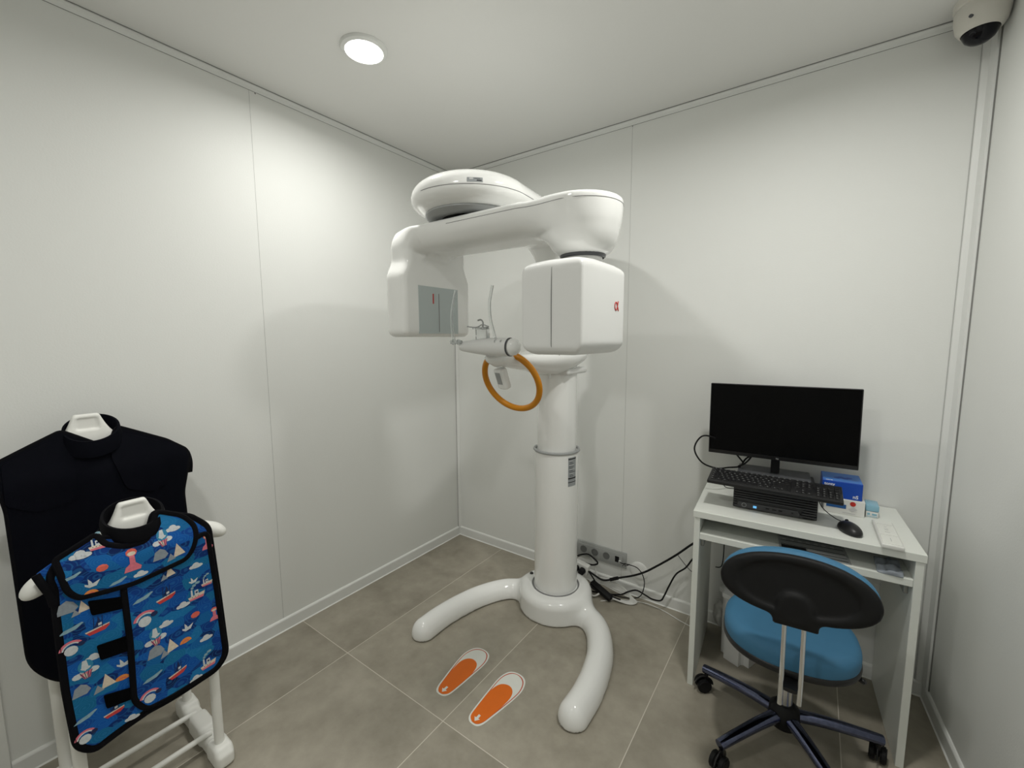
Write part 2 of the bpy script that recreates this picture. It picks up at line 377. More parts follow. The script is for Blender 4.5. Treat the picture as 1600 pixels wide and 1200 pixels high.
# ceiling camera
cc = (2.466,-.104)
t = thing('security_camera', 'off-white dome security camera with dark lens in the top right corner', 'security camera', (cc[0],cc[1],H))
CS = .90
bm = B(); lathe(bm, [(r*CS,z*1.12) for r,z in [(0,0),(.078,0),(.078,-.018),(.075,-.022),(.0725,-.023),(.0725,-.027),(.075,-.030),(.075,-.05),(.068,-.078),(.058,-.090),(.052,-.093),(.050,-.088),(0,-.088)]], (cc[0],cc[1],H)); obj('housing', bm, 'cctv', t)
bm = B(); lathe(bm, [(r*CS,z*1.12) for r,z in [(.050,-.088),(.048,-.100),(.040,-.112),(.026,-.121),(.012,-.125),(0,-.126)]], (cc[0],cc[1],H)); obj('dome_lens', bm, 'dome', t, smooth=60)
bm = B(); cyl(bm, (cc[0]-.032,cc[1]-.052,H-.072),(cc[0]-.037,cc[1]-.060,H-.074), .005, seg=12); obj('screw', bm, 'dgrey', t)

# ================================================================== X-RAY MACHINE
MX = 1.008; MY = -.335
xr = thing('dental_xray_machine', 'tall white panoramic dental X-ray machine standing in the corner on a curved two-armed base', 'medical machine', (MX,MY,0))
armR = [(p.x,p.y) for p in catmull([(1.12,-.32,0),(1.275,-.405,0),(1.36,-.54,0),(1.40,-.68,0),(1.417,-.81,0),(1.417,-.915,0)], 6)]
def base_f(X,Y,Z):
    d = np.sqrt((X-MX)**2+(Y-MY)**2); hub = np.maximum(d-.185, Z-.125)     # hub with a softened shoulder
    q = np.stack([np.maximum(d-.155,0), np.maximum(Z-.085,0)]); hub = np.sqrt(q[0]**2+q[1]**2)-.040
    hub = np.where((d < .155)&(Z < .085), np.maximum(d-.195, Z-.125), hub)
    A = None; X2 = np.abs(X-MX)+MX
    for i in range(len(armR)-1):
        a, b = armR[i], armR[i+1]; ra = .058-.0*i; rb = ra
        t_ = caps(X2,Y,Z*.85+.0, (a[0],a[1],.012), (b[0],b[1],.012), .0595, .0595)
        A = t_ if A is None else np.minimum(A, t_)
    s = smin(hub, A, .055)
    return smax(s, .004-Z, .004)
sdf('base', base_f, (.50,-1.0,-.01), (1.52,-.10,.16), .009, 'gloss', xr)

bm = B(); lathe(bm, [(.118,.126),(.122,.1275),(.127,.127),(.129,.124)], (MX,MY,0)); obj('base_collar', bm, 'seam', xr)
bm = B(); lathe(bm, [(.010,.118),(.010,.131),(.007,.134),(0,.134)], (MX-.155,MY+.0,0), seg=16); obj('base_button', bm, 'black', xr)
bm = B(); cyl(bm, (MX,MY,.11),(MX,MY,.868), .1145, seg=64); obj('lower_column', bm, 'gloss', xr)
bm = B(); cyl(bm, (MX,MY,.86),(MX,MY,1.90), .1015, seg=64); obj('upper_column', bm, 'gloss', xr)
bm = B(); tube(bm, [(MX+.115*math.cos(a*PI/12),MY+.115*math.sin(a*PI/12),.872) for a in range(24)], .0075, closed=True, n=2); obj('column_gasket', bm, 'mgrey', xr)
# rating label wrapped on the lower column
def wrap(bm, a0,a1,z0,z1,r,mi=0,n=10):
    P = [(a0+(a1-a0)*i/n) for i in range(n+1)]
    lo_ = [bm.verts.new((MX+r*math.cos(a),MY+r*math.sin(a),z0)) for a in P]; hi_ = [bm.verts.new((MX+r*math.cos(a),MY+r*math.sin(a),z1)) for a in P]
    for i in range(n): bm.faces.new((lo_[i],lo_[i+1],hi_[i+1],hi_[i])).material_index = mi
bm = B(); A0, A1 = math.radians(-30), math.radians(-3)
wrap(bm, A0,A1,.70,.850,.1152)
for z_, h_ in ((.842,.006),(.742,.007),(.722,.004)): wrap(bm, A0,A1,z_-h_/2,z_+h_/2,.1156,1)
for j in range(12):
    z_ = .832-j*.0072; a_ = A0+.03+random.random()*.05
    wrap(bm, a_, A0+(A1-A0)*random.uniform(.5,.95), z_-.0012, z_+.0012, .1156, 1 if j%3 else 2, 4)
obj('rating_label', bm, ['lbl','ink','paperw'], xr)
# carriage: saucer round the column with the boom to the chin rest
def car_f(X,Y,Z):
    zc = 1.335
    s = np.sqrt(((X-MX)/.155)**2+((Y-MY+.02)/.19)**2+((Z-zc-.03)/.065)**2); a = (s-1)*.065
    b = caps(X,Y,Z, (MX,MY-.1,zc-.002), (MX+.015,-.855,zc+.034), .105, .055, .62)
    d = smin(a, b*.5, .06)
    return smax(d, Z-(zc+.045), .012)
sdf('carriage', car_f, (.80,-1.0,1.22), (1.22,-.10,1.42), .009, 'gloss', xr)
bm = B(); box(bm, MX-.095,MX+.115,MY-.095,MY+.115,1.268,1.300,.012,3); obj('carriage_collar', bm, 'satin', xr)
bm = B(); cyl(bm, (MX+.03,MY-.13,1.252),(MX+.03,MY-.13,1.30), .0075, bev=.003); obj('locking_peg', bm, 'satin', xr)
# top boom (pod) reaching forward from the column
PY = -.985
def pod_f(X,Y,Z):
    t = np.clip((Y-PY)/(-.30-PY),0,1); R = .225-.06*t
    yy = Y-np.clip(Y,PY,-.32); d = np.sqrt((X-MX)**2+yy**2)
    zc = 1.945
    up = Z > zc; hz = np.where(up, .088-.02*t, .072)
    e_ = 2.3
    q = (np.abs(d/R)**np.where(up,2.3,2.0)+np.abs((Z-zc)/hz)**np.where(up,2.3,2.0))
    return (q**(1/2.1)-1)*.07
sdf('top_boom', pod_f, (.74,-1.26,1.85), (1.27,-.06,2.06), .010, 'gloss', xr)
bm = B(); lathe(bm, [(.170,1.915),(.176,1.893),(.165,1.884),(.128,1.8805),(.125,1.89),(0,1.89)], (MX,PY,0)); obj('boom_pivot_ring', bm, 'mgrey', xr)
bm = B(); lathe(bm, [(.124,1.862),(.118,1.88),(.105,1.90)], (MX,PY,0)); obj('pivot_neck', bm, 'rubber', xr)
def neck_f(X,Y,Z):
    a = np.sqrt((X-MX)**2+(Y-MY)**2); r = .100+.09*np.clip((Z-1.76)/.18,0,1)**2
    return smax((a-r)*.8, np.maximum(1.60-Z, Z-1.95), .01)
sdf('column_head', neck_f, (.76,-.60,1.57), (1.26,-.06,2.02), .011, 'gloss', xr)
# rotating C-arm with sensor housing
HX, HY = 1.470, -.998; AY = -.985
def arm_f(X,Y,Z):
    # bar: bowl-shaped section, wide at the top and narrow underneath, rounded end
    dc = np.hypot(X-np.clip(X,.835,HX-.03), Y-AY); t = np.clip((Z-1.778)/.088,0,1)
    slab = smax((dc-(.052+(.086-.034*np.clip((X-1.30)/.15,0,1))*np.sqrt(np.clip(1-(1-t)**2,0,1))))*.7, np.maximum(1.778-Z, Z-1.876), .012)
    sm = np.clip((Z-1.680)/.075,0,1); wid = .190-.026*(sm*sm*(3-2*sm))
    rr = .030+.050*np.clip((Z-1.72)/.06,0,1)
    qy = np.abs(Y+.966)-wid+rr; qx = np.abs(X-.752)-.058+.028; qz = np.abs(Z-1.665)-.211+rr
    det2 = np.sqrt(np.maximum(qy,0)**2+np.maximum(qz,0)**2)+np.minimum(np.maximum(qy,qz),0)-rr
    det = smax(det2, np.abs(X-.752)-.058, .03)
    body = smin(slab, det, .045)
    r = np.hypot(X-HX, Y-HY); t = np.clip((Z-1.703)/.105,0,1); R = .064+.050*np.sqrt(np.clip(1-(1-t)**2,0,1))
    bulb = smax((r-R)*.75, np.maximum(1.703-Z, Z-1.870), .012)
    body = smin(body, bulb, .060)
    return smax(body, Z-1.876, .020)
sdf('rotating_arm', arm_f, (.66,-1.21,1.43), (1.66,-.75,1.91), .0085, 'gloss', xr)
x_ = .8105
bm = B(); box(bm, x_-.004,x_+.0006,-1.085,-.862,1.468,1.655,.0); obj('sensor_window', bm, 'panelgrey', xr, smooth=None)
bm = B(); box(bm, x_,x_+.0012,-1.010,-1.004,1.588,1.628); obj('sensor_mark', bm, 'red', xr, smooth=None)
bm = B(); box(bm, x_,x_+.0010,-.977,-.9735,1.475,1.630); obj('sensor_slit', bm, 'seam', xr, smooth=None)
# tube head
bm = B(); lathe(bm, [(.061,1.680),(.061,1.702),(.064,1.704)], (HX,HY,0)); obj('head_neck', bm, 'satin', xr)
bm = B(); lathe(bm, [(.0655,1.696),(.0705,1.699),(.0725,1.712),(.070,1.720),(.0655,1.721)], (HX,HY,0)); obj('head_ring', bm, 'dgrey', xr)
hx0,hx1,hy0,hy1,hz0,hz1 = 1.362,1.562,-1.185,-.872,1.398,1.690
def head_f(X,Y,Z):
    cx,cy,cz = (hx0+hx1)/2,(hy0+hy1)/2,(hz0+hz1)/2; hx,hy,hz = (hx1-hx0)/2,(hy1-hy0)/2,(hz1-hz0)/2
    q = rbox(X,Y*0+cy,Z,(cx,cy,cz),(hx,1,hz),.045)        # rounded in the x-z plane
    p_ = rbox(X*0+cx,Y,Z,(cx,cy,cz),(1,hy,hz),.034)
    v_ = rbox(X,Y,Z*0+cz,(cx,cy,cz),(hx,hy,1),.008)
    d = smax(smax(q,p_,.006), v_, .002)
    return smax(d, Z-(hz1-.16*np.maximum(np.abs(Y-HY)-.07,0)-.10*np.maximum(1.44-X,0)), .03)
sdf('tube_head', head_f, (hx0-.02,hy0-.02,hz0-.02), (hx1+.02,hy1+.02,hz1+.03), .0055, 'satin', xr)
bm = B(); tube(bm, [(1.466,-1.10,hz1-.012),(1.466,hy0+.012,hz1-.03),(1.466,hy0-.0003,hz1-.075),(1.466,hy0-.0003,hz0+.06),(1.466,hy0+.006,hz0+.02),(1.466,hy0+.05,hz0)], .0011, seg=6); obj('head_seam', bm, 'seam', xr)
# red alpha mark on the outer face of the head
bm = B(); ac = (-.945,1.548); al = []
for i in range(29):
    a = PI*.22+(2*PI-PI*.44)*i/28
    al.append((hx1+.0006, ac[0]+.010*math.cos(a), ac[1]+.012*math.sin(a)))
al = [(hx1+.0006,ac[0]+.020,ac[1]-.014)]+al+[(hx1+.0006,ac[0]+.018,ac[1]+.016)]
tube(bm, al, (.0012,.0022), flat=(1,0,0), n=2, seg=8); obj('emblem', bm, 'red', xr)
# chin rest assembly
CX, CY, CZ = 1.03, -.935, 1.415
def chin_f(X,Y,Z):
    e_ = np.clip((X-(CX-.155))/.28,0,1); r = .016+.020*np.sin(np.clip(e_*1.25,0,1)*PI*.5)
    a = np.sqrt((Y-CY)**2+(Z-CZ)**2)-r
    a = smax(a, np.abs(X-CX+.012)-.132, .02)
    return a
sdf('chin_rest_body', chin_f, (CX-.18,CY-.06,CZ-.06), (CX+.16,CY+.06,CZ+.06), .005, 'satin', xr)
bm = B(); lathe(bm, [(0,.034),(.018,.030),(.029,.018),(.033,.004),(.033,0)], (CX+.120,CY,CZ), axis=(1,0,0)); obj('chin_rest_knob', bm, 'gloss', xr)
bm = B(); lathe(bm, [(.0335,-.004),(.0355,-.002),(.0355,.002),(.0335,.004)], (CX+.112,CY,CZ), axis=(1,0,0)); obj('knob_ring', bm, 'dgrey', xr)
bm = B(); cyl(bm, (CX,CY+.03,CZ-.012),(MX+.002,-.83,1.375), .034,.050, seg=32); obj('chin_rest_neck', bm, 'satin', xr)
bm = B(); box(bm, CX-.052,CX+.008,CY-.012,CY+.012,CZ+.020,CZ+.075,.006,3); box(bm, CX-.060,CX+.015,CY-.02,CY-.005,CZ+.068,CZ+.078,.004,2); obj('chin_cup', bm, 'clear', xr)
bm = B(); tube(bm, [(CX-.022,CY,CZ+.070),(CX-.020,CY,CZ+.095),(CX-.030,CY,CZ+.106),(CX-.046,CY,CZ+.104)], .0032, seg=8); obj('bite_hook', bm, 'mgrey', xr)
bm = B(); tube(bm, [(CX+.02,CY-.012,CZ+.078),(CX-.01,CY-.016,CZ+.086),(CX-.04,CY-.018,CZ+.076),(CX-.085,CY-.02,CZ+.080)], .0022, seg=8); obj('chin_wire', bm, 'mgrey', xr)
for s_, nm in ((1,'temple_rod'),(-1,'temple_rod')):
    xb = CX+(.045 if s_ > 0 else -.165)
    if s_ > 0: P = [(xb+.012,CY-.015,CZ+.022),(xb-.004,CY-.012,CZ+.06),(xb-.020,CY-.01,CZ+.11),(xb-.024,CY-.008,CZ+.17),(xb-.012,CY-.005,CZ+.235)]
    else: P = [(xb-.002,CY-.015,CZ+.022),(xb-.010,CY-.012,CZ+.08),(xb-.012,CY-.01,CZ+.13),(xb-.004,CY-.008,CZ+.18),(xb+.008,CY-.005,CZ+.228)]
    bm = B(); tube(bm, P, (.0035,.0070), seg=12, flat=(0,1,0)); obj(nm, bm, 'clear', xr)
for xb in (CX-.165, CX+.055):
    bm = B(); cyl(bm, (xb-.012,CY-.02,CZ+.018),(xb+.05,CY-.02,CZ+.018), .0075, bev=.002, seg=16); cyl(bm, (xb+.004,CY-.02,CZ+.018),(xb+.010,CY-.02,CZ+.018), .012, seg=16); cyl(bm, (xb+.03,CY-.02,CZ+.018),(xb+.036,CY-.02,CZ+.018), .011, seg=16)
    obj('rod_clamp', bm, 'clear', xr)
# hand ring
RC = Vector((MX+.010,-.755,1.262)); RV = Vector((0,.42,-.907))
bm = B(); tube(bm, [RC+Vector((1,0,0))*.139*math.cos(a*PI/16)+RV*.139*math.sin(a*PI/16) for a in range(32)], .0135, closed=True, n=2, seg=16); obj('hand_ring', bm, 'orange', xr)
mx = Matrix.Translation((MX-.005,-.80,1.275)) @ Euler((.35,0,-.25)).to_matrix().to_4x4()
bm = B(); box(bm, -.028,.028,-.016,.020,-.045,.05,.010,3, mx=mx); box(bm, -.016,.014,-.0175,-.0155,-.018,.035,.0, mi=1, mx=mx); obj('control_box', bm, ['gloss','mgrey'], xr)
# boom label and boom seam line
def on_pod(x,y,z):                       # push a point out onto the boom surface
    p = np.array([[x,y,z]],float)
    for _ in range(12):
        g = np.array([(pod_f(*(p+np.eye(3)[q]*1e-4).T)-pod_f(*(p-np.eye(3)[q]*1e-4).T))[0]/2e-4 for q in range(3)])
        p = p - g*(pod_f(*p.T)[0]/max((g*g).sum(),1e-6))
    return Vector(p[0]), Vector(g).normalized()
bm = B(); P = []
for a in range(-100,61,6):
    q = math.radians(a); P.append(on_pod(MX+.3*math.cos(q)*.75, PY+.3*math.sin(q)*.75 if a < 0 else PY+(a/60)*.45, 1.944)[0])
P2 = [p for p in P]; tube(bm, P2, .0011, seg=6, n=3); obj('boom_seam', bm, 'seam', xr)
def patch(bm, u0,u1,z0,z1,off,mi=0,n=6):
    V_ = []
    for j in range(3):
        row = []
        for i in range(n+1):
            q = math.radians(u0+(u1-u0)*i/n); z = z0+(z1-z0)*j/2
            p,g = on_pod(MX+.26*math.cos(q), PY+.26*math.sin(q), z); row.append(bm.verts.new(p+g*off))
        V_.append(row)
    for j in range(2):
        for i in range(n): bm.faces.new((V_[j][i],V_[j][i+1],V_[j+1][i+1],V_[j+1][i])).material_index = mi
bm = B(); patch(bm, -54,-41,1.952,2.004,.0006); patch(bm,-52,-49,1.975,1.996,.0010,1,2); patch(bm,-48,-43,1.984,1.990,.0010,2,3); patch(bm,-46,-42,1.960,1.970,.0010,2,3)
obj('boom_label', bm, ['lbl','paperw','ink'], xr)
# thin dark edge of the arm's top cover
bm = B()
def cap_ring(f, pts, z, it=14):
    out = []
    for (x,y) in pts:
        p = np.array([x,y],float)
        for _ in range(it):
            g = np.array([(f(np.array([p[0]+d_[0]]),np.array([p[1]+d_[1]]),np.array([z]))-f(np.array([p[0]-d_[0]]),np.array([p[1]-d_[1]]),np.array([z])))[0]/2e-4 for d_ in ((1e-4,0),(0,1e-4))])
            p = p - g*np.clip(f(np.array([p[0]]),np.array([p[1]]),np.array([z]))[0]/max((g*g).sum(),1e-3),-.02,.02)/1.0
        out.append((p[0],p[1],z))
    return out
pts = [(1.0+.02*i,-1.12) for i in range(24)]+[(HX+.13*math.cos(math.radians(a)),HY+.13*math.sin(math.radians(a))) for a in range(-75,40,8)]
tube(bm, cap_ring(arm_f, pts, 1.850), .0009, seg=6, n=2); obj('arm_seam', bm, 'seam', xr)

# footprints
def foot(cx, cy, ang, flip, label):
    s = -1 if flip else 1
    out = [(0,-.150),(.022,-.146),(.036,-.125),(.046,-.08),(.058,-.02),(.068,.04),(.070,.085),(.058,.125),(.035,.146),(.0,.150),(-.030,.138),(-.045,.11),(-.050,.07),(-.046,.0),(-.040,-.08),(-.034,-.125),(-.020,-.145)]
    t = thing('footprint_sticker', label, 'floor sticker', (cx,cy,0), 'stand-here footprint stickers')
    mxr = Matrix.Translation((cx,cy,0)) @ Matrix.Rotation(ang,4,'Z')
    def lay(name, poly, z0, z1, m):
        bm = B(); P = [(p.x,p.y) for p in catmull([(a*s,b,0) for a,b in poly], 5, True)]
        prism(bm, P, lambda a,b,c: mxr @ Vector((a,b,z0+c)), z1-z0); obj(name, bm, m, t, smooth=None)
    sc_ = lambda k,dy=0: [(a*k,b*k+dy) for a,b in out]
    lay('backing', sc_(1.0), .0,.0006,'sticker'); lay('outline', [(a-.0055*(1 if a>0 else -1)*min(1,abs(a)/.02),b*.957) for a,b in out], .0006,.0009,'stickpk')
    lay('inner_face', [(a-.0092*(1 if a>0 else -1)*min(1,abs(a)/.02),b*.932) for a,b in out], .0009,.0012,'sticker')
    org = [(0,-.143),(.018,-.138),(.029,-.12),(.038,-.08),(.048,-.02),(.050,.03),(.036,.062),(.008,.074),(-.024,.058),(-.038,.01),(-.034,-.07),(-.029,-.12),(-.016,-.138)]
    lay('orange_sole', org, .0012,.0015,'stickor')
    bm = B(); prism(bm, [(0,-.136),(.013,-.120),(.005,-.120),(.005,-.104),(-.005,-.104),(-.005,-.120),(-.013,-.120)], lambda a,b,c: mxr @ Vector((a,b,.0015+c)), .0003)
    obj('arrow', bm, 'sticker', t, smooth=None)
foot(.915,-.975, .0, True, 'orange and white footprint sticker on the floor, the one nearer the left wall')
foot(1.112,-1.000, .0, False, 'orange and white footprint sticker on the floor, the one nearer the chair')

# ================================================================== WALL OUTLETS AND CABLES
t = thing('socket_strip', 'long grey wall plate with round power sockets behind the machine', 'wall socket', (1.10,-.0,.187))
bm = B(); box(bm, .905,1.282,-.010,0,.140,.232,.003,2); obj('frame', bm, 'outlet', t)
for i in range(5):
    cx_ = .945+.0725*i
    bm = B(); box(bm, cx_-.031,cx_+.031,-.0125,-.010,.155,.217,.001,1)
    obj('insert', bm, 'outlet', t)
    if i < 4:
        bm = B(); lathe(bm, [(.0205,0),(.0205,.003),(.018,.003),(.018,.0005),(0,.0005)], (cx_,-.0126,.186), axis=(0,-1,0), seg=32); cyl(bm,(cx_-.0095,-.013,.186),(cx_-.0095,-.0145,.186),.0026,seg=10,mi=0); cyl(bm,(cx_+.0095,-.013,.186),(cx_+.0095,-.0145,.186),.0026,seg=10); obj('socket', bm, 'outletd', t)
    else:
        bm = B(); box(bm, cx_-.024,cx_+.024,-.0165,-.0125,.163,.209,.001,1,mi=0); box(bm, cx_-.018,cx_+.006,-.0175,-.0160,.170,.204,mi=1); box(bm, cx_+.006,cx_+.019,-.024,-.0160,.172,.186,.001,1,mi=2); obj('data_port', bm, ['outlet','rubber','card'], t)
bm = B(); lathe(bm, [(0,.010),(.040,.008),(.050,.003),(.051,0)], (1.352,0,.150), axis=(0,-1,0)); tag(obj('cable_cover', bm, 'gloss'), 'round white blank cover on the wall beside the grey socket strip', 'wall cover')
def cable(name, P, r, m, label, cat='cable', grp=None, n=8, parent=None):
    bm = B(); tube(bm, P, r, seg=8, n=n); o = obj(name, bm, m, parent)
    if parent is None: tag(o, label, cat, grp)
    return o
cable('power_cable', [(1.06,-.11,.13),(1.12,-.10,.10),(1.18,-.10,.085),(1.23,-.10,.105),(1.279,-.10,.132),(1.352,-.10,.169),(1.416,-.10,.211),(1.477,-.10,.264),(1.536,-.10,.319),(1.582,-.10,.365),(1.642,-.10,.430),(1.698,-.11,.485)], .0052, 'rubber', 'thick black cable rising from the floor bundle to the desk side, the upper one')
bm = B(); cyl(bm, (1.222,-.10,.101),(1.272,-.10,.129), .009, bev=.003); tag(obj('cable_ferrite', bm, 'rubber'), 'black cylindrical ferrite sleeve on the upper black cable', 'cable part')
cable('power_cable', [(1.12,-.13,.012),(1.21,-.10,.012),(1.28,-.08,.024),(1.321,-.08,.055),(1.367,-.08,.080),(1.414,-.08,.071),(1.452,-.08,.061),(1.496,-.08,.069),(1.514,-.08,.101),(1.536,-.08,.162),(1.569,-.08,.24),(1.614,-.08,.29),(1.645,-.08,.345),(1.698,-.085,.43)], .0042, 'rubber', 'black cable dipping along the wall before rising behind the desk, the lower one')
cable('network_cable', [(1.247,-.024,.180),(1.27,-.04,.185),(1.309,-.04,.190),(1.357,-.04,.185),(1.388,-.04,.150),(1.396,-.04,.093),(1.375,-.05,.03),(1.31,-.07,.010),(1.22,-.09,.008)], .0026, 'rubber', 'thin black cable looping from the data port to the floor')
cable('cable_tie', [(1.272,-.045,.172),(1.290,-.05,.198),(1.284,-.04,.175),(1.312,-.045,.196),(1.300,-.04,.182)], .0016, 'rubber', 'small black twist tie on the thin cable beside the data port', 'cable tie')
cable('network_cable', [(1.579,-.105,.360),(1.605,-.11,.335),(1.646,-.12,.305),(1.698,-.125,.285)], .0016, 'rubber', 'thin black cord branching from the thick cable to the desk side', 'cable')
t = thing('plug_strip', 'white multi-plug strip hanging behind the column with black plugs', 'power strip', (1.05,-.13,.10))
mx = Matrix.Translation((1.05,-.125,.135)) @ Euler((.0,.15,.0)).to_matrix().to_4x4()
bm = B(); box(bm, -.06,.055,-.02,.02,-.03,.03,.006,2,mx=mx); obj('strip_body', bm, 'card', t)
for q in (-.012,.028):
    bm = B(); cyl(bm, mx @ Vector((q,-.018,0)), mx @ Vector((q,-.052,-.002)), .019,.016, bev=.003); obj('plug', bm, 'rubber', t)
PS = t
# white bundle of loops lying on the floor
for j in range(6):
    q = .009*j; sh = random.uniform(-.015,.015)
    P = [(1.10+q,-.10,.050),(1.17+sh,-.09,.085-q*.7),(1.24+sh,-.08,.088-q*1.2),(1.30+q*.8,-.075,.062-q*.9),(1.335+q*.8,-.08,.022-q*.2),(1.315+q*.5,-.10-q*.3,.0065),(1.22+sh,-.11-q*.6,.010+q*.25),(1.16,-.115-q*.4,.030)]
    cable('white_cord', P, .0032, 'cabw', '', parent=PS)
cable('white_cord', [(1.01,-.08,.160),(1.058,-.08,.195),(1.096,-.08,.190),(1.119,-.08,.150),(1.135,-.08,.085),(1.175,-.08,.06)], .0045, 'cabw', 'white cord arching beside the column in front of the socket strip', parent=PS)
cable('white_cord', [(1.13,-.13,.05),(1.12,-.15,.02),(1.155,-.16,.012),(1.18,-.14,.03),(1.16,-.12,.05)], .0048, 'cabw', 'thick white cord curled around the black plug behind the base', parent=PS)
cable('white_cord', [(1.20,-.17,.0032),(1.28,-.10,.0032),(1.40,-.05,.0032),(1.50,-.055,.0032),(1.60,-.09,.0032),(1.70,-.115,.0032)], .0026, 'cabw', 'thin white cord lying along the floor towards the desk', parent=PS)
cable('black_cord', [(1.01,-.09,.172),(1.078,-.09,.204),(1.13,-.09,.184),(1.142,-.09,.166),(1.109,-.09,.148),(1.05,-.09,.144)], .0048, 'rubber', 'black cord loop beside the column in front of the socket strip', parent=PS)
cable('black_cord', [(1.06,-.14,.14),(1.10,-.13,.13),(1.14,-.13,.09),(1.17,-.13,.05)], .004, 'rubber', 'black cord running from the white plug strip down to the floor', parent=PS)
cable('black_cord', [(1.04,-.16,.09),(1.10,-.15,.07),(1.16,-.14,.035),(1.24,-.12,.018),(1.29,-.11,.012)], .0046, 'rubber', 'black cord lying across the bundle towards the wall', parent=PS)
bm = B(); box(bm, 0,.14,-.018,.018,-.014,.014,.006,2, mx=Matrix.Translation((1.12,-.115,.058)) @ Euler((.2,.25,-.25)).to_matrix().to_4x4()); tag(obj('power_adapter', bm, 'rubber'), 'black power brick lying in the cables behind the base', 'power adapter')
for j in range(3):
    cable('machine_hose', [(.925+.003*j,-.21,.40),(.893-.004*j,-.235,.345),(.880-.004*j,-.25,.27),(.905-.003*j,-.235,.18),(.93,-.20,.12),(.95,-.13,.06),(.99,-.10,.02)], .0045, 'rubber', 'black hose bowing out at the left of the column', 'cable', 'black hoses left of the column', parent=xr)

# ================================================================== DESK
DO = Vector((1.727,-.484,0)); XF[0] = Matrix.Translation(DO) @ Matrix.Rotation(math.radians(3.6),4,'Z')
DWd, DD, DH, PT = .684, .435, .759, .022
dk = thing('computer_desk', 'small white laminate desk with a shelf under the top, against the back wall', 'desk', (0,0,0))
def part(name, x0,x1,y0,y1,z0,z1, m='desk', bev=.0012, parent=None, **kw):
    bm = B(); box(bm, x0,x1,y0,y1,z0,z1,bev,1,**kw); return obj(name, bm, m, parent or dk, smooth=None)
part('tabletop', -.004,DWd+.004,-.004,DD,DH-.027,DH)
part('side_panel', 0,PT,0,DD-.002,0,DH-.027); part('side_panel', DWd-PT,DWd,0,DD-.002,0,DH-.027)
part('shelf', PT,DWd-PT,.004,DD-.012,DH-.118,DH-.093)
part('back_panel', PT,DWd-PT,DD-.012,DD-.002,DH-.20,DH-.027)
for x_ in (PT,DWd-PT-.012):
    part('tray_rail', x_,x_+.012,.05,.36,DH-.165,DH-.135,'alu')
part('keyboard_tray', PT+.013,DWd-PT-.013,.20,.41,DH-.150,DH-.138,'desk')

# things on the desk (desk frame)
PC = thing('desktop_computer', 'black slim desktop computer with ribbed front lying flat on the desk', 'computer', (.26,.12,DH))
px0,px1,py0,py1,pz0,pz1 = .127,.408,.110,.395,DH+.004,DH+.095
bm = B(); box(bm, px0,px1,py0+.014,py1,pz0,pz1,.004,2); obj('case', bm, 'black', PC)
bm = B(); box(bm, px0,px1,py0+.006,py0+.014,pz0,pz1,.003,2); obj('front_bezel', bm, 'black', PC)
for j in range(9):
    z = pz0+.010+j*.0098
    if z > pz1-.004: break
    x0_ = px0+.003; x1_ = px1-.003
    if j < 3: x0_ = px1-.055 + .006*j; 
    bm = B(); box(bm, x0_,x1_,py0-.001,py0+.0062,z-.0028,z+.0028,.0012,1); obj('rib', bm, 'rib', PC, smooth=None)
    if j < 3:
        bm = B(); box(bm, px0+.003,px0+.018-.003*j,py0,py0+.0062,z-.0024,z+.0024,.0012,1); obj('rib', bm, 'rib', PC, smooth=None)
bm = B(); prism(bm, [(px0+.022,pz0+.026),(px0+.008,pz0+.002),(px1-.045,pz0+.002),(px1-.062,pz0+.026)], lambda a,b,c:(a,py0+.003+c,b), .004); obj('port_panel', bm, 'rib', PC, smooth=None)
for x_, w_ in ((.115,.012),(.137,.014),(.158,.012),(.200,.006)):
    bm = B(); box(bm, px0+x_,px0+x_+w_,py0+.002,py0+.004,pz0+.012,pz0+.017); obj('port', bm, 'rubber', PC, smooth=None)
bm = B(); box(bm, px0+.072,px0+.084,py0+.002,py0+.004,pz0+.008,pz0+.017); obj('badge', bm, 'led', PC, smooth=None)
bm = B(); lathe(bm, [(.0085,0),(.0085,.001),(.0070,.001),(.0070,0)], (px0+.040,py0+.003,pz0+.014), axis=(0,-1,0), seg=24); obj('emblem', bm, 'mgrey', PC)
for sx in (px0+.03,px1-.03):
    for sy in (py0+.04,py1-.04):
        bm = B(); cyl(bm, (sx,sy,DH),(sx,sy,pz0+.001), .009, seg=12); obj('foot', bm, 'rubber', PC)
# monitor, standing on the computer
MZ = pz1
mo = thing('computer_monitor', 'large black flat monitor with a dark screen standing on the desktop computer', 'monitor', (.27,.30,MZ))
bm = B(); box(bm, .125,.395,.235,.425,MZ,MZ+.009,.004,2); obj('stand_base', bm, 'dgrey', mo)
bm = B(); box(bm, .250,.283,.335,.352,MZ+.008,MZ+.17,.003,2); obj('stand_neck', bm, 'black', mo)
XS = XF[0]
XF[0] = Matrix.Translation((1.979,-.178,1.091)) @ Matrix.Rotation(math.radians(1.0),4,'Z') @ Matrix.Rotation(math.radians(-1.5),4,'X') @ Matrix.Rotation(math.radians(-.6),4,'Y')
bm = B(); box(bm, -.266,.266,-.006,.012,-.157,.157,.003,2); prism(bm, [(-.17,-.10),(.17,-.10),(.15,.08),(-.15,.08)], lambda a,b,c:(a,.012+c,b), .022, .006); obj('display_housing', bm, 'black', mo)
bm = B(); box(bm, -.262,.262,-.0068,-.0058,-.140,.154); obj('screen', bm, 'blackgloss', mo, smooth=None)
bm = B(); join(bm, text_bm('PHILIPS'[:0] or 'hp', .010, basis((-.005,-.0066,-.1525),(1,0,0),(0,0,1)))); obj('badge', bm, 'mgrey', mo, smooth=None)
XF[0] = XS
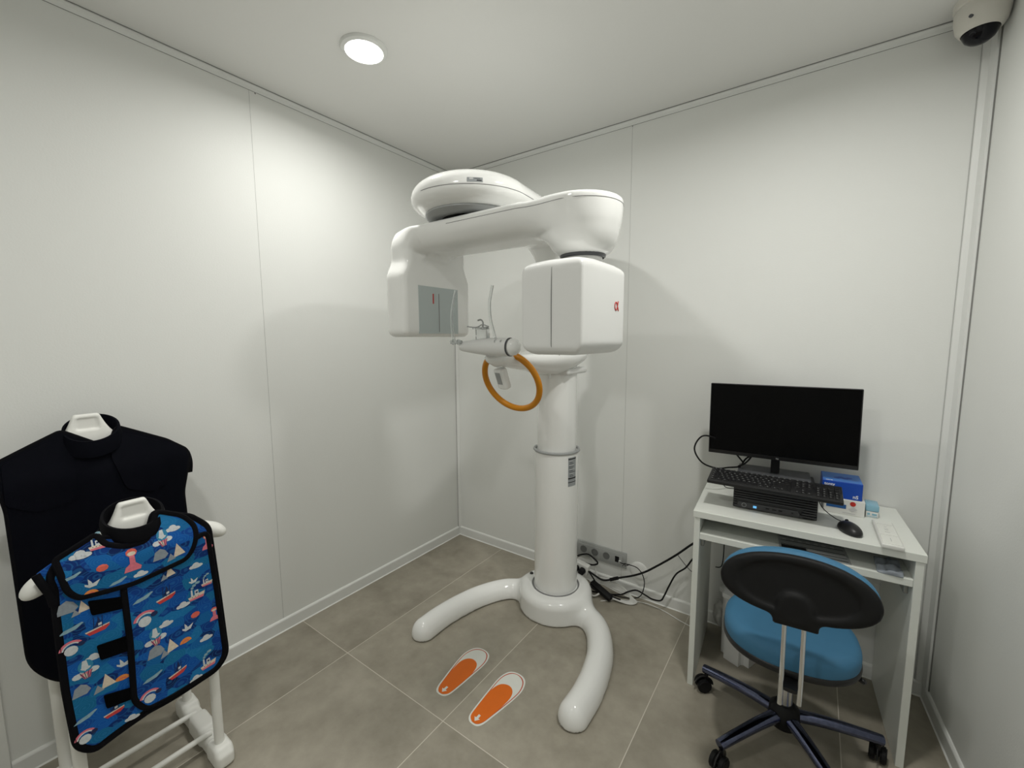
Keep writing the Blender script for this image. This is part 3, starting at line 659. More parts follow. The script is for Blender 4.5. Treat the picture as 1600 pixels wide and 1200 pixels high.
# keyboard: front edge on the computer, tilted back
kbm = Matrix.Translation((.032,.066,MZ+.008)) @ Matrix.Rotation(math.radians(-2.5),4,'Z') @ Matrix.Rotation(math.radians(10),4,'X') @ Matrix.Diagonal((.985,.90,1,1)) 
kb = thing('keyboard', 'black full-size keyboard resting aslant on top of the desktop computer', 'keyboard', (.26,.10,MZ+.01))
bm = B(); box(bm, 0,.450,0,.140,-.004,.010,.004,2,mx=kbm); obj('keyboard_body', bm, 'black', kb)
KW = .0188
def key(x,y,w=1,h=1): keys.append((x,y,w,h))
keys = []
for c_ in range(15): key(.010+c_*.0192+(.008 if c_ > 3 else 0)*0, .118, 1, .6)
for r_, offx in ((4,0),(3,.5),(2,.75),(1,1.1)):
    n_ = (15,14,13,12)[4-r_]; x = .010
    key(x, .010+KW*r_+.004, 1+offx, 1); x += KW*(1+offx)
    for c_ in range(n_-3): key(x, .010+KW*r_+.004); x += KW
    key(x, .010+KW*r_+.004, (.010+15*KW-x)/KW, 1)
x = .010
for w_ in (1.25,1.25,1.25,5.5,1.25,1.25,1.25,2): key(x, .014, w_, 1); x += KW*w_
for c_ in range(3):
    key(.303+c_*KW,.014); key(.303+c_*KW,.118,1,.6)
    key(.303+c_*KW,.010+KW*4+.004); key(.303+c_*KW,.010+KW*3+.004)
key(.303+KW,.014+KW)
for r_ in range(5):
    for c_ in range(4): key(.368+c_*KW,.014+KW*r_)
keys = keys[:112]
for i,(x,y,w,h) in enumerate(keys[:100]):
    bm = B(); g = .0016; w_ = KW*w-g*2; h_ = KW*h-g*2; t_ = bmesh.new()
    A = [(x+g,y+g),(x+g+w_,y+g),(x+g+w_,y+g+h_),(x+g,y+g+h_)]; i_ = .0016
    C_ = [(x+g+i_,y+g+i_),(x+g+w_-i_,y+g+i_),(x+g+w_-i_,y+g+h_-i_),(x+g+i_,y+g+h_-i_)]
    a = [t_.verts.new((*p,.0095)) for p in A]; c2 = [t_.verts.new((*p,.0135)) for p in C_]
    t_.faces.new(c2)
    for q in range(4): t_.faces.new((a[q],a[(q+1)%4],c2[(q+1)%4],c2[q]))
    if w < 3:
        l0 = [t_.verts.new((x+g+i_*2+p,y+g+h_*.45+q,.01362)) for p,q in ((0,0),(.0045,0),(.0045,.0026),(0,.0026))]; t_.faces.new(l0)
    t_.transform(kbm)
    fl = list(t_.faces)
    join(bm, t_, 0)
    if w < 3: bm.faces.ensure_lookup_table(); bm.faces[-1].material_index = 1
    obj('key', bm, ['black','mgrey'], kb, smooth=None, keep=True)
rest = keys[100:]
if rest:
    bm = B()
    for (x,y,w,h) in rest: box(bm, x+.0016,x+KW*w-.0016,y+.0016,y+KW*h-.0016,.0095,.0135,.001,1,mx=kbm)
    o = obj('key_block', bm, 'black', kb, smooth=None); o['kind'] = 'stuff'
# boxes
def carton(name, x0,x1,y0,y1,z0,z1,m,label,rot=0,extra=None,group=None):
    t = thing(name, label, 'box', ((x0+x1)/2,(y0+y1)/2,z0), group)
    mxr = Matrix.Translation(((x0+x1)/2,(y0+y1)/2,0)) @ Matrix.Rotation(rot,4,'Z') @ Matrix.Translation((-(x0+x1)/2,-(y0+y1)/2,0))
    bm = B(); box(bm, x0,x1,y0,y1,z0,z1,.0015,1,mx=mxr); obj('carton', bm, m, t, smooth=None)
    return t, mxr
XB = Matrix.Identity(4); XF[0] = XB
t, mr = carton('white_carton', 2.145,2.272,-.198,-.028,DH,DH+.060,'card','flat white box with blue stripe and red seal, lowest beside the computer', .03)
bm = B(); box(bm, 2.153,2.215,-.1990,-.1982,DH+.024,DH+.040,mx=mr); obj('stripe', bm, 'navyink', t, smooth=None)
bm = B(); lathe(bm, [(0,.0006),(.009,.0006),(.009,0)], mr @ Vector((2.235,-.1985,DH+.047)), axis=(0,-1,0), seg=24); obj('seal', bm, 'red', t)
bm = B(); prism(bm, [(2.222,DH+.025),(2.234,DH+.015),(2.250,DH+.026),(2.238,DH+.036)], lambda a,b,c: mr @ Vector((a,-.1984-c,b)), .0006)
box(bm, 2.205,2.245,-.1988,-.1982,DH+.007,DH+.010,mx=mr); obj('printed_mark', bm, 'paperw', t, smooth=None)
bz = DH+.060
t, mr = carton('blue_carton', 2.136,2.262,-.190,-.062,bz,bz+.066,'bluebox','glossy blue box with white lettering on top of the flat white box', .04)
bm = B(); box(bm, 2.138,2.260,-.188,-.064,bz+.0661,bz+.0668,mx=mr); obj('lid', bm, 'bluebox2', t, smooth=None)
bm = B()
for s_, sz, X_, Z_ in (('tonty',.0155,2.142,bz+.048),('nS',.018,2.233,bz+.007)): join(bm, text_bm(s_, sz, mr @ basis((X_,-.1908,Z_),(1,0,0),(0,0,1)), bold=True))
join(bm, text_bm('care', .013, mr @ basis((2.146,-.186,bz+.0672),(1,0,0),(0,1,0)), bold=True)); obj('lettering', bm, 'boxtext', t, smooth=None)
bm = B()
for j in range(4): lathe(bm, [(0,.0004),(.011,.0004),(.011,0)], mr @ Vector((2.185+.013*j,-.135+.010*(j%2),bz+.0668)), seg=14)
obj('printed_picture', bm, 'bluebox', t)
t = thing('small_blue_case', 'small translucent light blue box standing beside the flat white box', 'box', (2.297,-.14,DH))
bm = B(); box(bm, 2.279,2.317,-.175,-.105,DH,DH+.024,.003,2); obj('case_base', bm, 'card', t)
bm = B(); box(bm, 2.278,2.318,-.176,-.104,DH+.0242,DH+.048,.004,2); obj('case_lid', bm, 'cyan', t)
bm = B(); box(bm, 2.284,2.292,-.1757,-.1749,DH+.010,DH+.018); box(bm, 2.298,2.312,-.1757,-.1749,DH+.010,DH+.017); box(bm, 2.282,2.314,-.1757,-.1749,DH+.004,DH+.006); obj('printed_mark', bm, 'cyan', t, smooth=None)
# mouse
def mouse_f(X,Y,Z):
    cx_, cy_ = 2.222,-.372; a = math.radians(25); u_ = (X-cx_)*math.cos(a)+(Y-cy_)*math.sin(a); v_ = -(X-cx_)*math.sin(a)+(Y-cy_)*math.cos(a)
    q = np.sqrt((u_/.031)**2+(v_/.052)**2+((Z-DH-.006)/np.where(Z > DH+.006,.028,.012))**2); return smax((q-1)*.022, DH+.0005-Z, .002)
mt = thing('computer_mouse', 'black wired computer mouse on the front right of the desk', 'mouse', (2.222,-.372,DH))
sdf('shell', mouse_f, (2.16,-.44,DH-.006), (2.285,-.30,DH+.045), .004, 'black', mt)
bm = B(); cyl(bm, (2.211,-.345,DH+.028),(2.216,-.342,DH+.028), .006, seg=16); obj('scroll_wheel', bm, 'rubber', mt)
cable('mouse_cord', [(2.206,-.322,DH+.014),(2.180,-.290,DH+.012),(2.145,-.26,DH+.030),(2.128,-.25,DH+.06),(2.122,-.22,DH+.085)], .0016, 'rubber', 'thin black mouse cord running behind the desktop computer', parent=mt)
# white handset
t = thing('white_handset', 'flat white remote handset with divided keypad lying at the right of the desk', 'remote control', (2.325,-.345,DH))
mx = Matrix.Translation((2.325,-.345,DH)) @ Matrix.Rotation(.03,4,'Z')
bm = B(); box(bm, -.029,.029,-.115,.115,0,.016,.004,3,mx=mx); obj('handset_body', bm, 'card', t)
for y0,y1 in ((-.108,-.032),(-.028,.068),(.072,.108)):
    bm = B(); box(bm, -.025,.025,y0,y1,.0158,.0175,.001,1,mx=mx); obj('keypad_panel', bm, 'sticker', t, smooth=None)
for y_,w_ in ((.045,.004),(.025,.006),(.015,.005),(-.005,.007)):
    bm = B(); box(bm, -w_,w_,y_,y_+.002,.0175,.0178,mx=mx); obj('printed_mark', bm, 'mgrey', t, smooth=None)
bm = B(); box(bm, -.0006,.0006,-.085,-.055,.0175,.0178,mx=mx); obj('printed_mark', bm, 'mgrey', t, smooth=None)
# sheet and bag on the shelf
sz_ = DH-.093
t = thing('printed_sheet', 'laminated printed sheet with dark stripes lying on the desk shelf', 'paper', (2.115,-.38,sz_))
sm = Matrix.Translation((2.115,-.355,sz_+.001)) @ Matrix.Rotation(.12,4,'Z')
bm = B(); box(bm, -.105,.105,-.098,.11,0,.0012,mx=sm); obj('sheet', bm, 'paper', t, smooth=None)
bm = B()
for y_ in (-.085,-.060,-.030,.005,.04,.075): box(bm, -.098,.098,y_,y_+.004,.0012,.0016,mx=sm)
box(bm, -.098,-.02,-.060,-.034,.0012,.0016,mx=sm); obj('printed_bar', bm, 'ink', t, smooth=None)
bm = B(); box(bm, -.015,.098,-.055,-.034,.0012,.0016,mx=sm)
for j in range(7): box(bm, -.09+.025*j,-.078+.025*j,.014,.026,.0012,.0016,mx=sm)
obj('printed_block', bm, 'paperw', t, smooth=None)
def bag_f(X,Y,Z):
    u_, v_ = X-2.330, Y+.385; w = .010+.007*np.sin(u_*120+1)*np.cos(v_*95)+.004*np.sin(u_*60-v_*130)
    q = rbox(X,Y,Z,(2.330,-.385,sz_+.008),(.034,.060,.010),.006); return smax(q, (Z-sz_-w)*.6, .004)
sdf('plastic_bag', bag_f, (2.28,-.46,sz_-.004), (2.375,-.31,sz_+.03), .0035, 'bag'); tag(bpy.context.scene.objects['plastic_bag'], 'crumpled clear plastic bag on the right end of the desk shelf', 'bag')
# cables behind the monitor
cable('monitor_cable', [(1.84,-.14,.870),(1.80,-.20,.875),(1.76,-.24,.875),(1.70,-.25,.895),(1.665,-.24,.950),(1.69,-.22,1.005),(1.74,-.19,.998),(1.80,-.15,.95),(1.85,-.12,.885)], .0036, 'rubber', 'black cable looping out past the left edge of the desk', parent=mo)
cable('monitor_cable', [(1.84,-.10,.868),(1.86,-.10,.905),(1.90,-.11,.925),(1.96,-.12,.925)], .0036, 'rubber', 'black cable arching behind the monitor neck', parent=mo)
cable('monitor_cable', [(1.83,-.13,.868),(1.86,-.13,.89),(1.885,-.13,.93),(1.90,-.13,.965)], .0036, 'rubber', 'black cable rising straight to the back of the monitor', parent=mo)
cable('keyboard_cord', [(1.80,-.36,.884),(1.80,-.34,.86),(1.81,-.31,.82),(1.84,-.16,.775),(1.84,-.08,.763)], .0016, 'rubber', 'thin black cord dropping behind the computer', parent=kb)
cable('power_cable', [(1.80,-.22,.625),(1.803,-.22,.50),(1.796,-.21,.42),(1.77,-.20,.40)], .0022, 'rubber', 'thin black cord hanging under the desk by the left panel')

# bin under the desk
t = thing('waste_bin', 'white plastic waste bin under the desk behind the chair', 'bin', (1.95,-.17,0))
bmx = Matrix.Translation((1.917,-.275,0)) @ Matrix.Rotation(math.radians(-21.5),4,'Z')
def binbox(bm, x0,x1,y0,y1,z0,z1,tap=0,r=.03):
    t_ = bmesh.new(); bmesh.ops.create_cube(t_, size=1)
    for v in t_.verts:
        k_ = 1 if v.co.z > 0 else 1-tap
        v.co = Vector(((x0+x1)/2+v.co.x*(x1-x0)*k_,(y0+y1)/2+v.co.y*(y1-y0)*k_,(z0+z1)/2+v.co.z*(z1-z0)))
    bmesh.ops.bevel(t_, geom=[e for e in t_.edges if abs(e.verts[0].co.z-e.verts[1].co.z) > .01], offset=r, segments=5, affect='EDGES')
    t_.transform(bmx); join(bm, t_)
bm = B(); binbox(bm, -.130,.0,.0,.18,.001,.30,.02); obj('bin_body', bm, 'satin', t)
bm = B(); binbox(bm, -.141,.011,-.011,.191,.295,.315,0); obj('bin_rim', bm, 'satin', t)
def pbag_f(X,Y,Z):
    q = np.sqrt(((X-1.785)/.030)**2+((Y+.10)/.05)**2+((Z-.13)/.065)**2)-1
    return q*.035 + .004*np.sin(X*150+Z*40)*np.cos(Y*120+Z*70)
o = sdf('white_bag', pbag_f, (1.74,-.17,.05), (1.83,-.03,.21), .006, 'card'); tag(o, 'small crumpled white plastic bag beside the bin under the desk', 'bag')

# ================================================================== CHAIR
CHX, CHY = 2.070, -.555
ch = thing('swivel_chair', 'blue swivel stool chair with black oval backrest and chrome five-star base', 'chair', (CHX,CHY,0))
SZ = .458; SX, SY = 2.066, -.600
def oval(X,Y,cx,cy,a,b,p=2.4): return ((np.abs((X-cx)/a)**p+np.abs((Y-cy)/b)**p)**(1/p)-1)*min(a,b)
srot = .10
def rotc(X,Y): 
    c,s = math.cos(srot),math.sin(srot); return (X-SX)*c+(Y-SY)*s, -(X-SX)*s+(Y-SY)*c
def seat_f(X,Y,Z):
    u_,v_ = rotc(X,Y); d = oval(u_,v_,0,0,.194,.182)
    top = SZ+.022-.010*np.clip((u_**2+v_**2)/.04,0,1)
    dd = np.stack([np.maximum(d+.03,0), np.maximum(np.abs(Z-(SZ-.008))-.008,0)])
    q = np.sqrt(dd[0]**2+dd[1]**2)-.03
    return q
sdf('seat_cushion', seat_f, (SX-.24,SY-.24,SZ-.06), (SX+.24,SY+.24,SZ+.05), .008, 'bluefab', ch)
def seatb_f(X,Y,Z):
    u_,v_ = rotc(X,Y); d = oval(u_,v_,0,0,.197,.185); return smax(d, np.abs(Z-(SZ-.034))-.013, .012)
sdf('seat_shell', seatb_f, (SX-.24,SY-.24,SZ-.06), (SX+.24,SY+.24,SZ+.0), .006, 'black', ch)
BX, BY, BZ = 2.078, -.835, .730; tilt = math.radians(-8)
def bl(X,Y,Z):                # backrest local: u across, v normal (towards desk +), w up
    u_ = X-BX; y_ = Y-BY; z_ = Z-BZ; r_ = math.radians(-3.5)
    u2 = u_*math.cos(r_)-z_*math.sin(r_); w2 = u_*math.sin(r_)+z_*math.cos(r_)
    v2 = y_*math.cos(tilt)+w2*math.sin(tilt); w3 = -y_*math.sin(tilt)+w2*math.cos(tilt)
    v3 = v2 + .45*u2*u2       # curved round the sitter
    return u2, v3, w3
def back_shape(u_,w_,grow=0):
    up = w_ > .0
    a = .192+grow; b = np.where(up, .094, .088)+grow; 
    d = ((np.abs(u_/a)**2.15+np.abs(w_/b)**2.15)**(1/2.15)-1)*.09
    tab = np.maximum(np.abs(u_)-(.055+grow), np.abs(w_+.065)-(.045+grow)); return smin(d, tab, .02)
def backpad_f(X,Y,Z):
    u_,v_,w_ = bl(X,Y,Z); up = w_
    d = ((np.abs(u_/.190)**2.15+np.abs((w_-.004)/.098)**2.15)**(1/2.15)-1)*.09
    q = np.stack([np.maximum(d+.02,0),np.maximum(np.abs(v_-.022)-.008,0)]); return np.sqrt(q[0]**2+q[1]**2)-.02
sdf('backrest_pad', backpad_f, (BX-.25,BY-.06,BZ-.15), (BX+.25,BY+.09,BZ+.15), .008, 'bluefab', ch)
def backshell_f(X,Y,Z):
    u_,v_,w_ = bl(X,Y,Z); d = back_shape(u_,w_); inner = back_shape(u_,w_)+.022
    s = smax(d, np.abs(v_+.002)-.016, .014)
    rec = smax(inner, v_+.011, .006)
    s = smax(s, -rec, .006)
    knob = np.sqrt((u_)**2+((w_+.055))**2)-.045; knob = smax(knob, np.abs(v_+.008)-.014, .014)
    return smin(s, knob, .01)
sdf('backrest_shell', backshell_f, (BX-.25,BY-.08,BZ-.16), (BX+.25,BY+.07,BZ+.14), .007, 'rubber', ch)
for x0_, zb in ((2.060,.385),(2.107,.405)):
    bm = B(); tube(bm, [(x0_,BY-.012,zb-.02),(x0_,BY-.012,.50),(x0_-.002,BY-.002,.64)], (.0065,.0065), n=4, seg=12)
    obj('backrest_bar', bm, 'chrome', ch)
bm = B(); tube(bm, [(2.083,BY-.004,.412),(2.082,-.78,.405),(2.078,-.66,.408),(CHX,CHY,.41)], (.006,.022), seg=10, flat=(0,0,1)); obj('bar_bracket', bm, 'black', ch)
bm = B(); cyl(bm, (CHX,CHY,.14),(CHX,CHY,.30), .024, seg=32, bev=.003); obj('gas_column', bm, 'chrome', ch)
bm = B(); cyl(bm, (CHX,CHY,.28),(CHX,CHY,.41), .014, seg=24); obj('gas_rod', bm, 'chrome', ch)
bm = B(); box(bm, CHX-.06,CHX+.06,CHY-.07,CHY+.07,.395,.420,.006,2); obj('seat_mechanism', bm, 'black', ch)
bm = B(); tube(bm, [(CHX+.04,CHY,.410),(CHX+.14,CHY-.06,.405),(CHX+.19,CHY-.09,.400)], .005, seg=8); cyl(bm,(CHX+.17,CHY-.08,.402),(CHX+.20,CHY-.10,.398),.008,bev=.003,seg=12); obj('height_lever', bm, 'black', ch)
bm = B(); lathe(bm, [(0,.155),(.030,.152),(.046,.135),(.050,.105),(.046,.075),(.030,.068),(0,.068)], (CHX,CHY,0), seg=40); obj('hub', bm, 'rubber', ch)
for j in range(5):
    a = math.radians(19+72*j); dx, dy = math.cos(a), math.sin(a); P = lambda r,z: Vector((CHX+dx*r,CHY+dy*r,z))
    bm = B(); tube(bm, [P(.035,.112),P(.12,.110),P(.22,.099),P(.295,.088)], lambda t_: (.020-.004*t_,.023-.006*t_), seg=16, n=5, flat=(0,0,1)); obj('base_arm', bm, 'navychrome' if 'navychrome' in M else 'chrome', ch)
    cs = a + (1.1,-.5,.9,.3,-1.2)[j]; tx, ty = -math.sin(cs), math.cos(cs); nx_, ny_ = math.cos(cs), math.sin(cs)
    c0 = P(.285,0)
    ctr = c0 + Vector((nx_*.012,ny_*.012,.0285))
    bm = B(); 
    for s_ in (-1,1): cyl(bm, ctr+Vector((tx,ty,0))*s_*.006, ctr+Vector((tx,ty,0))*s_*.024, .0275, seg=32, bev=.004)
    cyl(bm, ctr-Vector((tx,ty,0))*.008, ctr+Vector((tx,ty,0))*.008, .010)
    w = obj('caster', bm, 'rubber', ch)
    bm = B(); cyl(bm, (c0.x,c0.y,.050),(c0.x,c0.y,.088), .008, seg=12)
    hood = [ctr+Vector((nx_*math.cos(q),ny_*math.cos(q),math.sin(q)))*.031 for q in [math.radians(x__) for x__ in range(10,200,19)]]
    tube(bm, hood, (.003,.012), seg=10, n=2, flat=None); obj('caster_hood', bm, 'black', w)

# ================================================================== RACK WITH APRONS
rk = thing('apron_rack', 'white metal double valet rack carrying two protective aprons by the left wall', 'clothes rack', (.34,-1.92,0))
PYs = (-1.755,-2.082); PXs = (.487,.188)
for y_ in PYs:
    def footf(X,Y,Z, y_=y_):
        a = rbox(X,Y,Z,(.335,y_,.026),(.205,.026,.026),.014)
        for c_ in (.487,.188,.335):
            a = smin(a, rbox(X,Y,Z,(c_,y_,.034),(.040 if c_!=.335 else .055,.028,.034),.014), .012)
        return smax(a, .001-Z, .003)
    sdf('foot_bar', footf, (.10,y_-.05,-.005), (.57,y_+.05,.09), .006, 'rackwhite', rk)
    for x_, zt in ((.487,.80),(.188,1.02)):
        bm = B(); cyl(bm, (x_,y_,.05),(x_,y_,zt), .0145, seg=24); obj('pole', bm, 'rackwhite', rk)
for x_, z_ in ((.415,.060),(.275,.060)):
    bm = B(); cyl(bm, (x_,PYs[0],z_),(x_,PYs[1],z_), .009, seg=16); obj('rung', bm, 'rackwhite', rk)
for x_, z_ in ((.487,.62),(.188,.75)):
    bm = B(); cyl(bm, (x_,PYs[0],z_),(x_,PYs[1],z_), .008, seg=16); obj('cross_rail', bm, 'rackwhite', rk)
def hanger(x, yc, zt, zs, hw):
    """shoulder former: neck grip at the top, sloping to rounded tips at half width hw and height zs"""
    def f(X,Y,Z):
        u_ = np.abs(Y-yc); t_ = np.clip((u_-.04)/(hw-.04),0,1)
        zc = zt-.10-(zt-.10-zs)*t_; hh = .045-.022*t_
        q = np.sqrt((np.maximum(u_-hw+.03,0)/.030)**2+((Z-zc)/hh)**2+((X-x)/(.020+.012*t_))**2); sh = (q-1)*.02
        nk = rbox(X,Y,Z,(x,yc,zt-.05),(.013,.038,.05),.012); nk = np.maximum(nk, np.abs(Y-yc)-.034-.3*np.maximum(zt-Z,0))
        nk2 = rbox(X,Y,Z,(x,yc,zt-.06),(.013,.060,.06),.012); nk2 = smax(nk2, u_-.030-.33*np.maximum(zt-Z,0), .006)
        b = smin(sh, nk2, .02)
        g = np.maximum(np.maximum(u_-.026, Z-(zt-.012)), (zt-.048)-Z); g = smax(g, (x+.008)-X, .003)   # thumb recess
        return smax(b, -g, .004)
    return sdf('shoulder_hanger', f, (x-.05,yc-hw-.02,zs-.05), (x+.05,yc+hw+.02,zt+.02), .0065, 'rackwhite', rk)
hanger(.487, -1.918, .985, .805, .232)
hanger(.188, -1.945, 1.212, 1.020, .228)

def ray_x(px, py, X):                     # where the sight line through a measured point meets the garment's plane
    d = _F + _R*((px-800)/CAM_F) - _U*((py-600)/CAM_F); t_ = (X-CAM_P.x)/d.x; p = CAM_P+d*t_; return (p.y, p.z)
def cloth(bm, poly, xf, th, mi=0, step=.02, back=True, bev=0):
    """thick cloth panel: poly (y,z) outline, front surface x = xf(y,z), thickness th behind it"""
    t_ = bmesh.new(); t_.faces.new([t_.verts.new((0,y,z)) for y,z in poly])
    ys = [p[0] for p in poly]; zs = [p[1] for p in poly]
    for ax, lo_, hi_ in ((1,min(ys),max(ys)),(2,min(zs),max(zs))):
        v = math.floor(lo_/step)*step+step
        while v < hi_:
            no = (0,1,0) if ax == 1 else (0,0,1); co = (0,v,0) if ax == 1 else (0,0,v)
            bmesh.ops.bisect_plane(t_, geom=t_.verts[:]+t_.edges[:]+t_.faces[:], plane_co=co, plane_no=no, dist=1e-6); v += step
    if back and th:
        r_ = bmesh.ops.extrude_face_region(t_, geom=t_.faces[:]); nv = [v for v in r_['geom'] if isinstance(v, bmesh.types.BMVert)]
        for v in nv: v.co.x = -th
    for v in t_.verts: v.co.x += xf(v.co.y, v.co.z)
    bmesh.ops.recalc_face_normals(t_, faces=t_.faces[:])
    return join(bm, t_, mi)
def binding(bm, poly, xf, w=.0085, mi=0, closed=True, n=1):
    P = [Vector((xf(y,z)-.003,y,z)) for y,z in poly]
    return tube(bm, P, (w*.62,w), seg=8, closed=closed, smooth=False, flat=(1,0,0), mi=mi)
def smooth_poly(pts, n=6): return [(p.x,p.y) for p in catmull([(a,b,0) for a,b in pts], n, True)]
def rnd(pts, r=10, n=5):                 # round the corners of a measured outline
    out = []; N = len(pts)
    for i in range(N):
        p = Vector((*pts[i][:2],0)); a = Vector((*pts[i-1][:2],0)); b = Vector((*pts[(i+1)%N][:2],0)); rr = pts[i][2] if len(pts[i]) > 2 else r
        rr = min(rr, (a-p).length*.45, (b-p).length*.45); s_ = p+(a-p).normalized()*rr; e_ = p+(b-p).normalized()*rr
        for j in range(n+1): t_ = j/n; q = s_*(1-t_)**2+p*2*t_*(1-t_)+e_*t_**2; out.append((q.x,q.y))
    # even out long edges
    res = []
    for i in range(len(out)):
        a, b = out[i], out[(i+1)%len(out)]; L_ = math.hypot(b[0]-a[0],b[1]-a[1]); k_ = max(1,int(L_/14)); 
        if L_ < .3: continue
        for j in range(k_): res.append((a[0]+(b[0]-a[0])*j/k_, a[1]+(b[1]-a[1])*j/k_))
    return res

# --- kids' apron
KX = .532
kxf = lambda y,z: KX + .010*math.cos((y+1.92)*9) + .005*math.sin((y+1.9)*24+z*4)*max(0,min(1,(.85-z)/.3)) - .03*max(0,(z-.84)/.12)
kid = thing('childrens_apron', "small blue apron printed with boats, balloons and clouds on the front of the rack", 'apron', (KX-.03,-1.92,.31))
W2 = lambda pts: [ray_x(a,b,KX) for a,b in pts]
body_px = rnd([(78,903),(88,884),(140,850),(165,842),(228,842),(243,802),(300,808,6),(326,822,10),(341,920),(356,1024,24),(340,1048,20),(232,1108),(148,1174,24),(120,1168,30),(103,1080),(88,960),(84,920)], 8)
bm = B(); cloth(bm, W2(body_px), kxf, .010); obj('lining', bm, 'bind', kid)
bm = B(); cloth(bm, W2(rnd([(84,903),(140,850),(165,842),(228,842),(300,812),(322,826),(336,920),(350,1020,20),(338,1040,18),(228,1102),(148,1166,20),(126,1160,26),(110,1080),(95,960),(92,920)],6)), lambda y,z: kxf(y,z)+.0012, .003); bodyp = obj('body_panel', bm, 'print', kid)
bm = B(); binding(bm, W2(body_px), kxf); obj('binding', bm, 'bind', kid)
kf2 = lambda y,z: kxf(y,z)+.0055
flap_px = rnd([(190,912),(250,872),(322,830),(337,920),(352,1020,22),(338,1044,20),(226,1104,14),(208,1092,16),(201,1000)], 10)
bm = B(); cloth(bm, W2(flap_px), kf2, .004); flapp = obj('front_flap', bm, 'print', kid)
bm = B(); binding(bm, W2(flap_px), lambda y,z: kf2(y,z)+.002, .0080); obj('flap_binding', bm, 'bind', kid)
kf3 = lambda y,z: kxf(y,z)+.0115
yoke_px = rnd([(86,876,6),(150,836,6),(163,850,6),(195,853),(228,843),(246,800,8),(286,806,14),(304,822,16),(302,848,14),(290,870,14),(205,908),(122,932,12),(104,922,12)], 10)
bm = B(); cloth(bm, W2(yoke_px), kf3, .006, step=.015); yokep = obj('yoke', bm, 'print', kid)
bm = B(); binding(bm, W2(yoke_px), lambda y,z: kf3(y,z)+.001, .0082); obj('yoke_binding', bm, 'bind', kid)
kf4 = lambda y,z: kxf(y,z)+.006
for q in ([(136,938),(187,930),(196,946),(142,960)], [(150,1008),(196,990),(200,1012),(156,1030)], [(161,1086),(206,1070),(212,1085),(166,1106)]):
    bm = B(); cloth(bm, W2(rnd(q,3,2)), kf4, .005); obj('velcro_tab', bm, 'velcro', kid)
# left shoulder wing and its binding
bm = B(); cloth(bm, W2(rnd([(56,902,5),(84,882),(96,930),(92,950),(78,928)],5)), lambda y,z: kxf(y,z)-.004, .006); obj('shoulder_wing', bm, 'print', kid)
bm = B(); tube(bm, [Vector((kxf(*ray_x(a,b,KX))+.002,*ray_x(a,b,KX))) for a,b in ((56,900),(66,914),(78,930),(84,946))], (.005,.009), flat=(1,0,0)); obj('wing_binding', bm, 'bind', kid)
def collar(parent, xc, yc, zc, rx, ry, tilt_, h_, m, slant=0):
    bm = B(); N = 40; R_ = []
    for i in range(N):
        a = 2*PI*i/N; x_ = xc+rx*math.cos(a); y_ = yc+ry*math.sin(a); z_ = zc-tilt_*math.cos(a)+slant*math.sin(a)
        R_.append([bm.verts.new((x_+o1*math.cos(a),y_+o1*math.sin(a),z_+o2)) for o1,o2 in ((.006,-h_),(.008,0),(.004,h_),(-.002,h_),(-.004,0),(-.003,-h_))])
    for i in range(N):
        A_, B_ = R_[i], R_[(i+1)%N]
        for j in range(6): bm.faces.new((A_[j],A_[(j+1)%6],B_[(j+1)%6],B_[j]))
    return obj('collar', bm, m, parent, smooth=70)
collar(kid, .492, -1.918, .928, .052, .066, .030, .020, 'bind')
bm = B(); cloth(bm, [(-2.05,.86),(-2.0,.90),(-1.97,.925),(-1.87,.925),(-1.84,.90),(-1.75,.84),(-1.75,.50),(-2.05,.50)], lambda y,z: .448-.01*math.cos(y*20), .006); obj('back_panel', bm, 'bind', kid)

